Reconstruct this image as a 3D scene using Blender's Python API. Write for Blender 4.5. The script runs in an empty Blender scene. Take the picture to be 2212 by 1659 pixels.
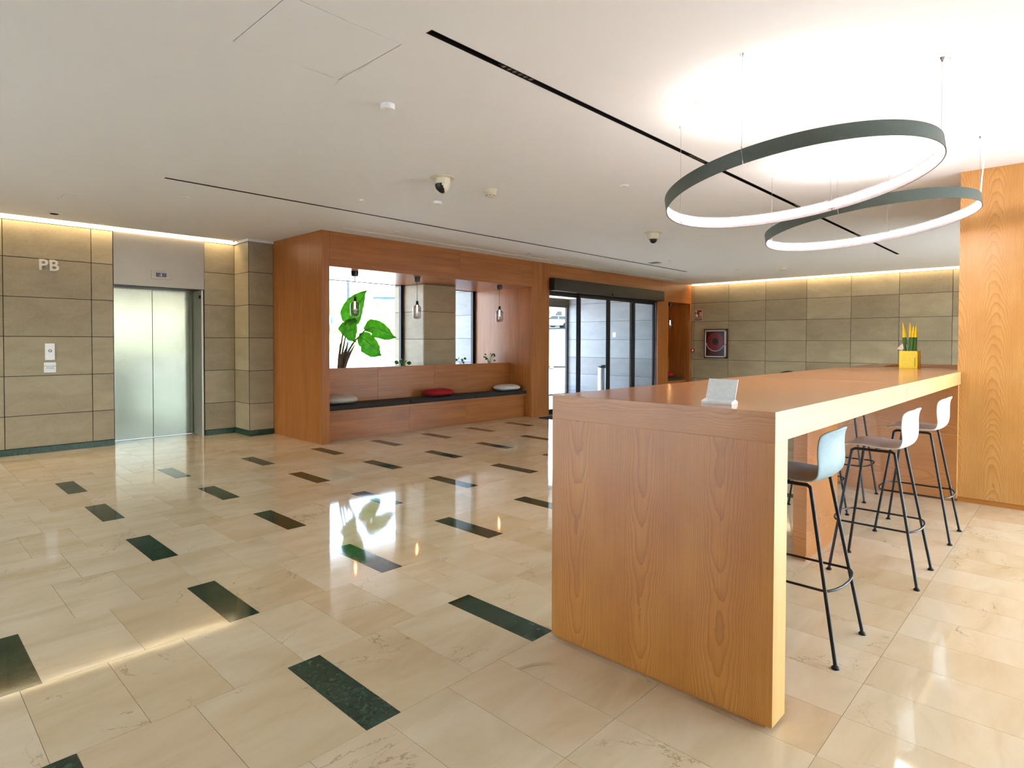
import bpy, bmesh, math, random
from mathutils import Vector, Matrix
random.seed(7)
PI = math.pi
sc = bpy.context.scene
COL = sc.collection

# ------------------------------------------------------------------ camera
EYE = Vector((0.0, 0.0, 1.40))
YAW, PITCH, ROLL = 0.7592, 0.0204, 0.0029
FPX, CPX, CPY, IW, IH = 1308.0, 1106.0, 765.74, 2212.0, 1659.0
cam_d = bpy.data.cameras.new('camera')
cam = bpy.data.objects.new('camera', cam_d)
COL.objects.link(cam)
cam_d.sensor_fit = 'HORIZONTAL'
cam_d.sensor_width = 36.0
cam_d.lens = FPX / IW * 36.0
cam_d.shift_y = (CPY - IH / 2) / IW
cam_d.clip_end = 500
_l = Matrix(((math.sin(YAW), -math.cos(YAW), 0), (0, 0, -1), (math.cos(YAW), math.sin(YAW), 0)))
_p = Matrix(((1, 0, 0), (0, math.cos(PITCH), -math.sin(PITCH)), (0, math.sin(PITCH), math.cos(PITCH))))
_r = Matrix(((math.cos(ROLL), -math.sin(ROLL), 0), (math.sin(ROLL), math.cos(ROLL), 0), (0, 0, 1)))
W2C = _r @ _p @ _l                       # world -> camera (x right, y down, z forward)
C2W = W2C.transposed() @ Matrix(((1, 0, 0), (0, -1, 0), (0, 0, -1)))
cam.matrix_world = Matrix.Translation(EYE) @ C2W.to_4x4()
sc.camera = cam

def to_px(p):
    c = W2C @ (Vector(p) - EYE)
    if c.z < 0.05:
        return None
    return CPX + FPX * c.x / c.z, CPY + FPX * c.y / c.z, c.z

# ------------------------------------------------------------------ world, sun, exposure
world = bpy.data.worlds.new('sky')
sc.world = world
world.use_nodes = True
wt = world.node_tree
wt.nodes.clear()
w_out = wt.nodes.new('ShaderNodeOutputWorld')
w_bg = wt.nodes.new('ShaderNodeBackground')
w_sky = wt.nodes.new('ShaderNodeTexSky')
w_sky.sky_type = 'NISHITA'
w_sky.sun_disc = False
w_sky.sun_elevation = math.radians(38)
w_sky.sun_rotation = math.radians(90)
w_sky.air_density = 1.0
w_sky.dust_density = 1.2
w_sky.ozone_density = 1.0
w_hsv = wt.nodes.new('ShaderNodeHueSaturation')
w_hsv.inputs['Saturation'].default_value = 0.72
w_bg.inputs['Strength'].default_value = 0.52
wt.links.new(w_sky.outputs[0], w_hsv.inputs['Color'])
wt.links.new(w_hsv.outputs[0], w_bg.inputs['Color'])
wt.links.new(w_bg.outputs[0], w_out.inputs['Surface'])

sun_d = bpy.data.lights.new('sun', 'SUN')
sun_d.energy = 9.0
sun_d.angle = math.radians(0.6)
sun_d.color = (1.0, 0.98, 0.95)
sun = bpy.data.objects.new('sun', sun_d)
COL.objects.link(sun)
sun.rotation_euler = Vector((-0.80, 0.0, -0.60)).to_track_quat('-Z', 'Y').to_euler()

sc.view_settings.view_transform = 'Standard'
sc.view_settings.look = 'None'
sc.view_settings.gamma = 1.0
sc.view_settings.use_curve_mapping = False
sc.view_settings.exposure = 2.2
sc.cycles.use_denoising = True
sc.cycles.use_adaptive_sampling = True
sc.cycles.adaptive_threshold = 0.08
sc.cycles.adaptive_min_samples = 28
sc.cycles.use_light_tree = False
sc.cycles.max_bounces = 6
sc.cycles.diffuse_bounces = 3
sc.cycles.glossy_bounces = 3
sc.cycles.transmission_bounces = 4
sc.cycles.transparent_max_bounces = 8
sc.cycles.caustics_reflective = False
sc.cycles.caustics_refractive = False
sc.cycles.sample_clamp_indirect = 8.0

LED_RING = 10.0
LED_COVE = 5.5

# ------------------------------------------------------------------ shader helpers
def srgb(r, g, b):
    f = lambda v: (v / 255 / 12.92) if v / 255 <= 0.04045 else ((v / 255 + 0.055) / 1.055) ** 2.4
    return (f(r), f(g), f(b), 1.0)

class NT:
    def __init__(self, name):
        self.m = bpy.data.materials.new(name)
        self.m.use_nodes = True
        self.t = self.m.node_tree
        self.t.nodes.clear()
        self.out = self.t.nodes.new('ShaderNodeOutputMaterial')
    def n(self, kind, **kw):
        nd = self.t.nodes.new('ShaderNode' + kind)
        for k, v in kw.items():
            setattr(nd, k, v)
        return nd
    def put(self, sock, v):
        if isinstance(v, bpy.types.NodeSocket):
            self.t.links.new(v, sock)
        elif v is not None:
            if hasattr(sock.default_value, '__len__') and not hasattr(v, '__len__'):
                v = [v] * len(sock.default_value)
            sock.default_value = v
    def math(self, op, a, b=None, c=None):
        nd = self.n('Math', operation=op)
        self.put(nd.inputs[0], a)
        if b is not None: self.put(nd.inputs[1], b)
        if c is not None: self.put(nd.inputs[2], c)
        return nd.outputs[0]
    def vmath(self, op, a, b=None):
        nd = self.n('VectorMath', operation=op)
        self.put(nd.inputs[0], a)
        if b is not None: self.put(nd.inputs[1], b)
        return nd.outputs[0]
    def pos(self):
        return self.n('NewGeometry').outputs['Position']
    def obj(self):
        return self.n('TexCoord').outputs['Object']
    def rnd(self):
        a = self.n('ObjectInfo').outputs['Random']
        b = self.n('NewGeometry').outputs['Random Per Island']
        return self.math('FRACT', self.math('ADD', a, b))
    def noise(self, vec, scale, detail=4.0, rough=0.55, dist=0.0):
        nd = self.n('TexNoise')
        self.put(nd.inputs['Vector'], vec)
        nd.inputs['Scale'].default_value = scale
        nd.inputs['Detail'].default_value = detail
        nd.inputs['Roughness'].default_value = rough
        nd.inputs['Distortion'].default_value = dist
        return nd.outputs['Fac']
    def ramp(self, fac, stops, mode='LINEAR'):
        nd = self.n('ValToRGB')
        nd.color_ramp.interpolation = mode
        e = nd.color_ramp.elements
        while len(e) < len(stops): e.new(0.5)
        for el, (p, c) in zip(e, stops):
            el.position = p
            el.color = c if len(c) == 4 else (*c, 1)
        self.put(nd.inputs[0], fac)
        return nd.outputs[0]
    def mix(self, fac, a, b, blend='MIX'):
        nd = self.n('Mix', data_type='RGBA', blend_type=blend)
        self.put(nd.inputs[0], fac); self.put(nd.inputs[6], a); self.put(nd.inputs[7], b)
        return nd.outputs[2]
    def map(self, fac, a, b, c, d):
        nd = self.n('MapRange')
        for i, v in enumerate((fac, a, b, c, d)): self.put(nd.inputs[i], v)
        return nd.outputs[0]
    def bump(self, h, strength=0.2, dist=0.01):
        nd = self.n('Bump')
        nd.inputs['Strength'].default_value = strength
        nd.inputs['Distance'].default_value = dist
        self.put(nd.inputs['Height'], h)
        return nd.outputs[0]
    def pbr(self, color, rough=0.5, metal=0.0, normal=None, spec=0.5, **kw):
        b = self.n('BsdfPrincipled')
        self.put(b.inputs['Base Color'], color)
        self.put(b.inputs['Roughness'], rough)
        self.put(b.inputs['Metallic'], metal)
        b.inputs['Specular IOR Level'].default_value = spec
        if normal is not None: self.put(b.inputs['Normal'], normal)
        for k, v in kw.items(): self.put(b.inputs[k.replace('_', ' ')], v)
        self.t.links.new(b.outputs[0], self.out.inputs[0])
        return self.m
    def surf(self, s):
        self.t.links.new(s, self.out.inputs[0])
        return self.m

def plain(name, rgb, rough=0.5, metal=0.0, spec=0.5, grain=0.0, gscale=60.0, var=0.06):
    t = NT(name)
    c = srgb(*rgb)
    col = c
    nrm = None
    nz = t.noise(t.obj(), gscale, 3)
    k = t.map(nz, 0.3, 0.7, 1 - var, 1 + var)
    col = t.vmath('MULTIPLY', (c[0], c[1], c[2]), k)
    if grain > 0: nrm = t.bump(nz, grain, 0.002)
    return t.pbr(col, rough, metal, nrm, spec)

def emit(name, rgb, strength):
    t = NT(name)
    e = t.n('Emission')
    e.inputs[0].default_value = (*rgb, 1)
    e.inputs[1].default_value = strength
    return t.surf(e.outputs[0])

def marble_floor(name):
    t = NT(name)
    r = t.rnd()
    off = t.vmath('SCALE', (37.0, 91.0, 53.0)); off.node.inputs['Scale'].default_value = 1.0
    t.put(off.node.inputs['Scale'], r)
    p = t.vmath('ADD', t.pos(), off)
    ps = t.vmath('MULTIPLY', p, (0.7, 2.0, 1.0))
    cloud = t.noise(ps, 2.2, 6, 0.6, 0.6)
    base = t.ramp(cloud, [(0.25, srgb(224, 199, 162)), (0.5, srgb(239, 217, 183)), (0.75, srgb(247, 230, 202))])
    tint = t.ramp(r, [(0.0, srgb(244, 234, 214)), (0.35, srgb(252, 246, 234)), (0.7, srgb(255, 251, 241)), (1.0, srgb(248, 236, 220))])
    col = t.mix(1.0, base, tint, 'MULTIPLY')
    amber = t.noise(ps, 1.1, 5, 0.6, 1.0)
    col = t.mix(t.map(amber, 0.60, 0.78, 0.0, 0.55), col, srgb(205, 168, 108))
    vn = t.noise(p, 1.7, 9, 0.62, 0.8)
    vein = t.map(t.math('ABSOLUTE', t.math('SUBTRACT', vn, 0.5)), 0.0, 0.006, 1.0, 0.0)
    gate = t.map(t.noise(p, 2.3, 2), 0.52, 0.62, 0.0, 0.6)
    col = t.mix(t.math('MULTIPLY', vein, gate), col, srgb(140, 104, 66))
    wav = t.noise(p, 2.4, 2, 0.4)
    return t.pbr(col, 0.055, 0.0, t.bump(wav, 0.09, 0.01), 0.5)

def marble_green(name, rough=0.06):
    t = NT(name)
    r = t.rnd()
    off = t.vmath('SCALE', (17.0, 31.0, 53.0))
    t.put(off.node.inputs['Scale'], r)
    p = t.vmath('ADD', t.pos(), off)
    c = t.noise(p, 34, 8, 0.7, 0.5)
    col = t.ramp(c, [(0.32, srgb(12, 28, 18)), (0.48, srgb(30, 60, 42)), (0.62, srgb(46, 80, 56)), (0.82, srgb(84, 116, 90))])
    vn = t.noise(p, 9, 6, 0.6, 0.6)
    vein = t.map(t.math('ABSOLUTE', t.math('SUBTRACT', vn, 0.5)), 0.0, 0.018, 0.7, 0.0)
    col = t.mix(vein, col, srgb(10, 16, 10))
    return t.pbr(col, rough, 0.0, t.bump(t.noise(p, 2.4, 2, 0.4), 0.08, 0.01), 0.5)

def limestone(name, a, b, c):
    t = NT(name)
    r = t.rnd()
    off = t.vmath('SCALE', (11.0, 47.0, 83.0))
    t.put(off.node.inputs['Scale'], r)
    p = t.vmath('ADD', t.pos(), off)
    ps = t.vmath('MULTIPLY', p, (1.0, 1.0, 2.6))
    col = t.ramp(t.noise(ps, 1.8, 7, 0.62, 0.5), [(0.28, a), (0.5, b), (0.72, c)])
    col = t.mix(1.0, col, t.ramp(r, [(0, srgb(220, 210, 196)), (0.5, srgb(242, 237, 228)), (1, srgb(255, 249, 236))]), 'MULTIPLY')
    fine = t.noise(p, 38, 6, 0.75)
    col = t.mix(t.map(fine, 0.35, 0.65, 0.0, 0.30), col, c)
    spots = t.noise(p, 90, 3, 0.7)
    col = t.mix(t.map(spots, 0.66, 0.74, 0.0, 0.45), col, srgb(92, 72, 48))
    fos = t.noise(t.vmath('MULTIPLY', p, (1.0, 1.0, 3.0)), 9, 4, 0.7, 1.2)
    col = t.mix(t.map(fos, 0.64, 0.74, 0.0, 0.35), col, srgb(112, 86, 54))
    return t.pbr(col, 0.42, 0.0, t.bump(spots, 0.08, 0.003), 0.4)

AX = {'x': 0, 'y': 1, 'z': 2}
def laminate(name, along, dark, mid, light, rough=0.32, spec=0.5):
    """fine straight-grained veneer; grain runs along the given world axis"""
    t = NT(name)
    r = t.rnd()
    off = t.vmath('SCALE', (13.0, 29.0, 41.0))
    t.put(off.node.inputs['Scale'], r)
    p = t.vmath('ADD', t.pos(), off)
    s = [38.0, 38.0, 38.0]; s[AX[along]] = 1.1
    g = t.noise(t.vmath('MULTIPLY', p, tuple(s)), 1.0, 5, 0.6, 0.35)
    s2 = [6.0, 6.0, 6.0]; s2[AX[along]] = 0.7
    w = t.noise(t.vmath('MULTIPLY', p, tuple(s2)), 1.0, 4, 0.5, 1.0)
    f = t.math('ADD', t.math('MULTIPLY', g, 0.6), t.math('MULTIPLY', w, 0.4))
    col = t.ramp(f, [(0.3, dark), (0.5, mid), (0.7, light)])
    return t.pbr(col, rough, 0.0, t.bump(g, 0.03, 0.002), spec)

def cathedral(name, across, along, sheet, dark, mid, light, rough=0.28, tip=-1.0, period=0.07, curve=520.0, phase=0.0, spec=0.5):
    """crown-cut veneer: nested arches down the middle of each leaf, straight grain at its sides"""
    t = NT(name)
    sep = t.n('SeparateXYZ')
    t.put(sep.inputs[0], t.pos())
    ac = sep.outputs[AX[across]]
    al = sep.outputs[AX[along]]
    lf = t.math('DIVIDE', t.math('ADD', ac, phase), sheet)
    cell = t.math('FLOOR', lf)
    u = t.math('MULTIPLY', t.math('SUBTRACT', t.math('FRACT', lf), 0.5), sheet)
    s = [3.0, 3.0, 3.0]; s[AX[along]] = 1.6
    wob = t.noise(t.vmath('MULTIPLY', t.pos(), tuple(s)), 1.0, 3, 0.5, 0.3)
    u = t.math('ADD', u, t.math('MULTIPLY', t.math('SUBTRACT', wob, 0.5), 0.10))
    s2 = [26.0, 26.0, 26.0]; s2[AX[along]] = 9.0
    fin = t.noise(t.vmath('MULTIPLY', t.pos(), tuple(s2)), 1.0, 3, 0.6, 0.2)
    g = t.math('ADD', t.math('MULTIPLY', al, tip / period), t.math('MULTIPLY', t.math('MULTIPLY', u, u), curve))
    g = t.math('ADD', g, t.math('MULTIPLY', cell, 0.37))
    g = t.math('ADD', g, t.math('MULTIPLY', fin, 0.75))
    s4 = [1.6, 1.6, 1.6]; s4[AX[along]] = 2.2
    g = t.math('ADD', g, t.math('MULTIPLY', t.noise(t.vmath('MULTIPLY', t.pos(), tuple(s4)), 1.0, 2), 5.0))
    line = t.math('FRACT', g)
    line = t.math('POWER', line, 3.0)
    s3 = [120.0, 120.0, 120.0]; s3[AX[along]] = 2.5
    pore = t.noise(t.vmath('MULTIPLY', t.pos(), tuple(s3)), 1.0, 3, 0.6)
    broad = t.noise(t.vmath('MULTIPLY', t.pos(), tuple(s)), 2.0, 2, 0.5)
    col = t.mix(t.map(broad, 0.3, 0.7, 0, 1), mid, light)
    col = t.mix(t.math('MULTIPLY', line, 0.6), col, dark)
    col = t.mix(t.map(pore, 0.45, 0.75, 0.0, 0.35), col, dark)
    return t.pbr(col, rough, 0.0, t.bump(pore, 0.03, 0.002), spec)

def glass(name, tint=(0.92, 0.95, 0.95), refl=0.06, dark=1.0):
    t = NT(name)
    tr = t.n('BsdfTransparent'); tr.inputs[0].default_value = (tint[0] * dark, tint[1] * dark, tint[2] * dark, 1)
    gl = t.n('BsdfGlossy'); gl.inputs['Roughness'].default_value = 0.0
    lw = t.n('LayerWeight'); lw.inputs['Blend'].default_value = 0.25
    f = t.map(lw.outputs['Facing'], 0.0, 1.0, refl, 0.7)
    f2 = t.math('MULTIPLY', f, f)
    f2 = t.math('ADD', f2, refl * 0.5)
    mx = t.n('MixShader')
    t.put(mx.inputs[0], f2)
    t.t.links.new(tr.outputs[0], mx.inputs[1]); t.t.links.new(gl.outputs[0], mx.inputs[2])
    return t.surf(mx.outputs[0])

def steel(name, rgb, rough, wav=0.0, along='z'):
    t = NT(name)
    s = [1.0, 1.0, 1.0]
    s = [90.0, 90.0, 90.0]; s[AX[along]] = 1.0
    br = t.noise(t.vmath('MULTIPLY', t.pos(), tuple(s)), 2.0, 3, 0.6)
    ro = t.map(br, 0.3, 0.7, rough * 0.9, rough * 1.1)
    nrm = None
    if wav > 0: nrm = t.bump(t.noise(t.vmath('MULTIPLY', t.pos(), (1.0, 1.0, 1.6)), 1.6, 2, 0.4), wav, 0.02)
    return t.pbr(srgb(*rgb), ro, 1.0, nrm)

def leafy(name, a, b, trans=0.45):
    t = NT(name)
    nz = t.noise(t.obj(), 14, 4)
    col = t.ramp(nz, [(0.3, srgb(*a)), (0.7, srgb(*b))])
    d = t.n('BsdfPrincipled'); t.put(d.inputs['Base Color'], col); d.inputs['Roughness'].default_value = 0.35
    tl = t.n('BsdfTranslucent'); t.put(tl.inputs[0], col)
    mx = t.n('MixShader'); mx.inputs[0].default_value = trans
    t.t.links.new(d.outputs[0], mx.inputs[1]); t.t.links.new(tl.outputs[0], mx.inputs[2])
    return t.surf(mx.outputs[0])

# ------------------------------------------------------------------ materials
M = {}
M['marble'] = marble_floor('cream_marble')
M['green'] = marble_green('dark_green_marble')
M['greenbase'] = marble_green('green_marble_skirting', 0.35)
M['grout'] = plain('grout', (120, 98, 70), 0.8)
M['stone'] = limestone('limestone', srgb(154, 139, 111), srgb(167, 152, 123), srgb(179, 165, 137))
M['joint'] = plain('dark_joint', (32, 30, 24), 0.9)
M['ceiling'] = plain('white_ceiling_paint', (240, 240, 238), 0.85, gscale=3, var=0.008)
M['white'] = plain('white_paint', (232, 229, 222), 0.6)
M['whitegloss'] = plain('white_plastic', (238, 236, 232), 0.3)
M['ivory'] = plain('ivory_plastic', (222, 212, 184), 0.4)
M['black'] = plain('black_plastic', (14, 13, 13), 0.35)
M['blackmetal'] = plain('black_powder_coat', (20, 20, 21), 0.40, 0.0)
M['frame'] = plain('anthracite_aluminium', (36, 36, 40), 0.35, 0.4)
M['darkvoid'] = plain('dark_void', (20, 17, 15), 0.9)
BW = (srgb(136, 78, 33), srgb(162, 96, 43), srgb(180, 113, 56))
M['wood_x'] = laminate('beech_veneer_x', 'x', *BW)
M['wood_z'] = laminate('beech_veneer_z', 'z', *BW)
M['wood_y'] = laminate('beech_veneer_y', 'y', *BW)
AW = (srgb(146, 82, 28), srgb(187, 118, 48), srgb(200, 133, 60))
M['ash_panel'] = cathedral('ash_veneer_panel', 'y', 'z', 0.335, *AW, tip=-1.0, period=0.17, curve=620, phase=0.17)
M['ash_pillar'] = cathedral('ash_veneer_pillar', 'y', 'z', 0.27, srgb(164, 102, 42), srgb(200, 142, 74), srgb(212, 156, 88), tip=1.0, period=0.085, curve=420, phase=0.10)
M['ash_top'] = cathedral('ash_veneer_top', 'y', 'x', 0.34, srgb(170, 98, 56), srgb(198, 128, 80), srgb(208, 140, 92), rough=0.16, tip=-1.0, period=0.16, phase=0.17)
M['ash_edge_y'] = cathedral('ash_veneer_edge_y', 'z', 'y', 0.5, *AW, tip=-1.0, period=0.5, curve=900, phase=0.1)
M['ash_edge_x'] = laminate('ash_veneer_edge_x', 'x', srgb(214, 170, 104), srgb(226, 186, 122), srgb(232, 196, 136), 0.3)
M['ash_edge_z'] = laminate('ash_veneer_edge_z', 'z', srgb(214, 164, 92), srgb(226, 180, 108), srgb(232, 190, 120), 0.3)
M['ash_end'] = cathedral('ash_veneer_end', 'z', 'y', 0.42, srgb(140, 80, 34), srgb(178, 112, 52), srgb(190, 124, 62), tip=-1.0, period=0.2, curve=380)
M['ash_light'] = plain('pale_ash_lipping', (226, 176, 116), 0.3)
M['steel_door'] = steel('brushed_steel_door', (128, 130, 116), 0.17, 0.10)
M['steel'] = steel('brushed_steel', (150, 140, 126), 0.42, 0.0, 'x')
M['steel_jamb'] = steel('steel_jamb', (222, 216, 196), 0.55, 0.0, 'z')
M['chrome'] = steel('satin_chrome', (190, 190, 190), 0.18)
M['alu'] = steel('satin_aluminium', (200, 204, 210), 0.25)
M['glass'] = glass('clear_glass', (0.90, 0.94, 0.97))
M['smoke'] = glass('smoked_glass', (0.62, 0.58, 0.58), 0.12)
M['pad'] = plain('charcoal_upholstery', (40, 38, 38), 0.9, grain=0.15, gscale=300)
M['greycloth'] = plain('light_grey_felt', (190, 182, 170), 0.95, grain=0.2, gscale=220)
M['redcloth'] = plain('crimson_felt', (156, 8, 18), 0.95, grain=0.2, gscale=220)
M['whitecloth'] = plain('off_white_felt', (214, 208, 200), 0.95, grain=0.2, gscale=220)
M['shellwhite'] = plain('white_shell', (216, 217, 213), 0.42)
M['shellblue'] = plain('pale_blue_grey_shell', (150, 172, 174), 0.42)
M['yellow'] = plain('yellow_ceramic', (246, 212, 10), 0.3)
M['yellowtip'] = plain('yellow_dipped_tip', (250, 206, 14), 0.5)
M['spike'] = plain('green_spike_leaf', (66, 110, 28), 0.45, gscale=30)
M['card'] = plain('pink_card', (236, 210, 196), 0.7)
M['soil'] = plain('soil', (44, 32, 24), 0.95, grain=0.6, gscale=40)
M['leaf'] = leafy('banana_leaf', (34, 100, 10), (66, 140, 20), 0.5)
M['leafdark'] = leafy('small_leaf', (24, 74, 18), (56, 116, 34), 0.35)
M['rib'] = plain('leaf_midrib', (86, 124, 52), 0.5)
M['stalk'] = plain('brown_leaf_sheath', (96, 84, 62), 0.7, gscale=25)
M['ringout'] = plain('grey_green_ring_shell', (84, 92, 84), 0.5, 0.2)
M['ringin'] = plain('white_ring_inside', (150, 138, 138), 0.5)
M['led_ring'] = emit('led_ring_light', (1.0, 0.94, 0.91), LED_RING)
M['led_cove'] = emit('led_cove_light', (1.0, 0.81, 0.52), LED_COVE)
M['filament'] = emit('filament_glow', (1.0, 0.42, 0.14), 30.0)
M['filament2'] = emit('warm_filament_glow', (1.0, 0.62, 0.22), 30.0)
M['lcd'] = plain('lcd_violet', (64, 58, 92), 0.3)
M['letter'] = plain('satin_letter_metal', (222, 213, 198), 0.5, 0.0)
M['ink'] = plain('black_ink', (30, 28, 28), 0.6)
M['redink'] = plain('dark_red_sign', (122, 18, 26), 0.45)
M['redmetal'] = plain('red_enamel', (150, 20, 30), 0.4)
M['maroon'] = plain('maroon_frame', (72, 18, 22), 0.4)
M['hose'] = plain('white_hose', (214, 210, 206), 0.6)
M['mat'] = plain('dark_entrance_mat', (34, 32, 34), 0.95, grain=0.4, gscale=200)
M['asphalt'] = plain('asphalt', (128, 126, 126), 0.9, gscale=3)
M['paving'] = plain('pale_paving', (190, 188, 187), 0.85, gscale=1.5)
M['slab'] = plain('paving_slab', (186, 178, 176), 0.85, gscale=2)
M['lawn'] = plain('lawn_grass', (150, 172, 92), 0.95, grain=0.6, gscale=6)
M['hedge'] = plain('clipped_hedge_leaves', (176, 184, 138), 0.95, grain=0.9, gscale=5)
M['pole'] = plain('blue_grey_pole', (58, 70, 84), 0.5)
M['carwhite'] = plain('white_car_paint', (236, 238, 240), 0.2)
M['carglass'] = plain('dark_car_window', (34, 44, 56), 0.1)
M['tyre'] = plain('black_tyre', (24, 24, 26), 0.8)
M['taillight'] = plain('red_tail_light', (170, 30, 40), 0.3)
M['concrete'] = plain('pale_concrete', (206, 200, 196), 0.8, gscale=2)
M['far_roof'] = plain('blue_grey_roof', (70, 92, 112), 0.6)

# ------------------------------------------------------------------ mesh helpers
class MB:
    def __init__(self):
        self.v = []; self.f = []; self.mi = []
    def add(self, vs, fs, mi=0):
        o = len(self.v)
        self.v += [tuple(p) for p in vs]
        self.f += [tuple(o + i for i in f) for f in fs]
        self.mi += [mi] * len(fs)
        return self
    def box(self, x0, x1, y0, y1, z0, z1, mi=0):
        vs = [(x0, y0, z0), (x1, y0, z0), (x1, y1, z0), (x0, y1, z0), (x0, y0, z1), (x1, y0, z1), (x1, y1, z1), (x0, y1, z1)]
        return self.add(vs, [(3, 2, 1, 0), (4, 5, 6, 7), (0, 1, 5, 4), (1, 2, 6, 5), (2, 3, 7, 6), (3, 0, 4, 7)], mi)
    def quad(self, a, b, c, d, mi=0):
        return self.add([a, b, c, d], [(0, 1, 2, 3)], mi)
    def tube(self, pts, r, n=10, closed=False, mi=0):
        pts = [Vector(p) for p in pts]
        rs = r if hasattr(r, '__len__') else [r] * len(pts)
        m = len(pts)
        up = None
        vs = []
        for i, p in enumerate(pts):
            if closed: d = pts[(i + 1) % m] - pts[i - 1]
            else: d = pts[min(i + 1, m - 1)] - pts[max(i - 1, 0)]
            d.normalize()
            if up is None:
                up = Vector((0, 0, 1)) if abs(d.z) < 0.9 else Vector((1, 0, 0))
            side = d.cross(up)
            if side.length < 1e-6: side = d.orthogonal()
            side.normalize()
            up = side.cross(d).normalized()
            for k in range(n):
                a = 2 * PI * k / n
                vs.append(p + (side * math.cos(a) + up * math.sin(a)) * rs[i])
        fs = []
        for i in range(m if closed else m - 1):
            j = (i + 1) % m
            for k in range(n):
                l = (k + 1) % n
                fs.append((i * n + k, i * n + l, j * n + l, j * n + k))
        if not closed:
            fs.append(tuple(range(n))[::-1]); fs.append(tuple((m - 1) * n + k for k in range(n)))
        return self.add(vs, fs, mi)
    def lathe(self, prof, n=24, c=(0, 0, 0), axis='z', mi=0):
        vs = []; fs = []
        m = len(prof)
        for r, h in prof:
            for k in range(n):
                a = 2 * PI * k / n
                x, y = r * math.cos(a), r * math.sin(a)
                if axis == 'z': p = (c[0] + x, c[1] + y, c[2] + h)
                elif axis == 'y': p = (c[0] + x, c[1] + h, c[2] + y)
                else: p = (c[0] + h, c[1] + x, c[2] + y)
                vs.append(p)
        for i in range(m - 1):
            for k in range(n):
                l = (k + 1) % n
                fs.append((i * n + k, i * n + l, (i + 1) * n + l, (i + 1) * n + k))
        if prof[0][0] > 1e-6: fs.append(tuple(range(n))[::-1])
        if prof[-1][0] > 1e-6: fs.append(tuple((m - 1) * n + k for k in range(n)))
        return self.add(vs, fs, mi)
    def mesh(self, name, mats, smooth=False):
        me = bpy.data.meshes.new(name)
        me.from_pydata(self.v, [], self.f)
        for m in (mats if isinstance(mats, (list, tuple)) else [mats]):
            me.materials.append(M[m] if isinstance(m, str) else m)
        me.polygons.foreach_set('material_index', self.mi)
        bm = bmesh.new(); bm.from_mesh(me)
        bmesh.ops.remove_doubles(bm, verts=bm.verts, dist=1e-6)
        bmesh.ops.recalc_face_normals(bm, faces=bm.faces)
        bm.to_mesh(me); bm.free()
        if smooth:
            me.polygons.foreach_set('use_smooth', [True] * len(me.polygons))
            me.set_sharp_from_angle(angle=math.radians(38))
        me.update()
        return me
    def build(self, name, mats, parent=None, smooth=False, bevel=0.0, loc=(0, 0, 0)):
        ob = bpy.data.objects.new(name, self.mesh(name, mats, smooth))
        COL.objects.link(ob)
        ob.location = loc
        if parent is not None: ob.parent = parent
        if bevel:
            b = ob.modifiers.new('edge', 'BEVEL'); b.width = bevel; b.segments = 2; b.limit_method = 'ANGLE'
        return ob

def box(name, x0, x1, y0, y1, z0, z1, mat, parent=None, bevel=0.0):
    return MB().box(x0, x1, y0, y1, z0, z1).build(name, mat, parent, bevel=bevel)

def tag(o, label=None, cat=None, group=None, kind=None):
    if label: o['label'] = label
    if cat: o['category'] = cat
    if group: o['group'] = group
    if kind: o['kind'] = kind
    return o

def thing(name, label, cat, loc=(0, 0, 0), rotz=0.0, group=None):
    o = bpy.data.objects.new(name, None)
    o.empty_display_size = 0.1
    COL.objects.link(o)
    o.location = loc
    o.rotation_euler = (0, 0, rotz)
    return tag(o, label, cat, group)

def copy_tree(o, parent=None):
    c = o.copy()
    COL.objects.link(c)
    c.parent = parent
    for ch in list(o.children): copy_tree(ch, c)
    return c

def text_mb(body, size, depth=0.002, bold=0.0):
    cu = bpy.data.curves.new('lettering', 'FONT')
    cu.body = body; cu.size = size; cu.extrude = depth / 2; cu.resolution_u = 3; cu.offset = bold
    cu.align_x = 'CENTER'; cu.align_y = 'CENTER'
    ob = bpy.data.objects.new('lettering', cu)
    COL.objects.link(ob)
    dg = bpy.context.evaluated_depsgraph_get()
    me = bpy.data.meshes.new_from_object(ob.evaluated_get(dg))
    bpy.data.objects.remove(ob)
    bpy.data.curves.remove(cu)
    return me

def text_obj(name, body, size, mat, parent, matrix, depth=0.002, bold=0.0):
    me = text_mb(body, size, depth, bold)
    me.transform(matrix)
    me.materials.clear(); me.materials.append(M[mat])
    ob = bpy.data.objects.new(name, me)
    COL.objects.link(ob)
    ob.parent = parent
    return ob

def face_minus_y(x, y, z):      # text read by someone looking along +y
    return Matrix.Translation((x, y, z)) @ Matrix.Rotation(PI / 2, 4, 'X')
def face_minus_x(x, y, z):      # text read by someone looking along +x
    return Matrix.Translation((x, y, z)) @ Matrix.Rotation(-PI / 2, 4, 'Z') @ Matrix.Rotation(PI / 2, 4, 'X')

# ================================================================== THE SETTING
CEIL = 2.905
YE, YW2, YF = 9.45, 8.93, 7.49          # elevator wall, short wall beside the niche, timber front
XS = 14.69                              # stone wall at the far end
ROWS = [0.08, 0.478, 0.965, 1.453, 1.938, 2.420, 2.865]

def struct(o):
    o['kind'] = 'structure'
    return o

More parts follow.
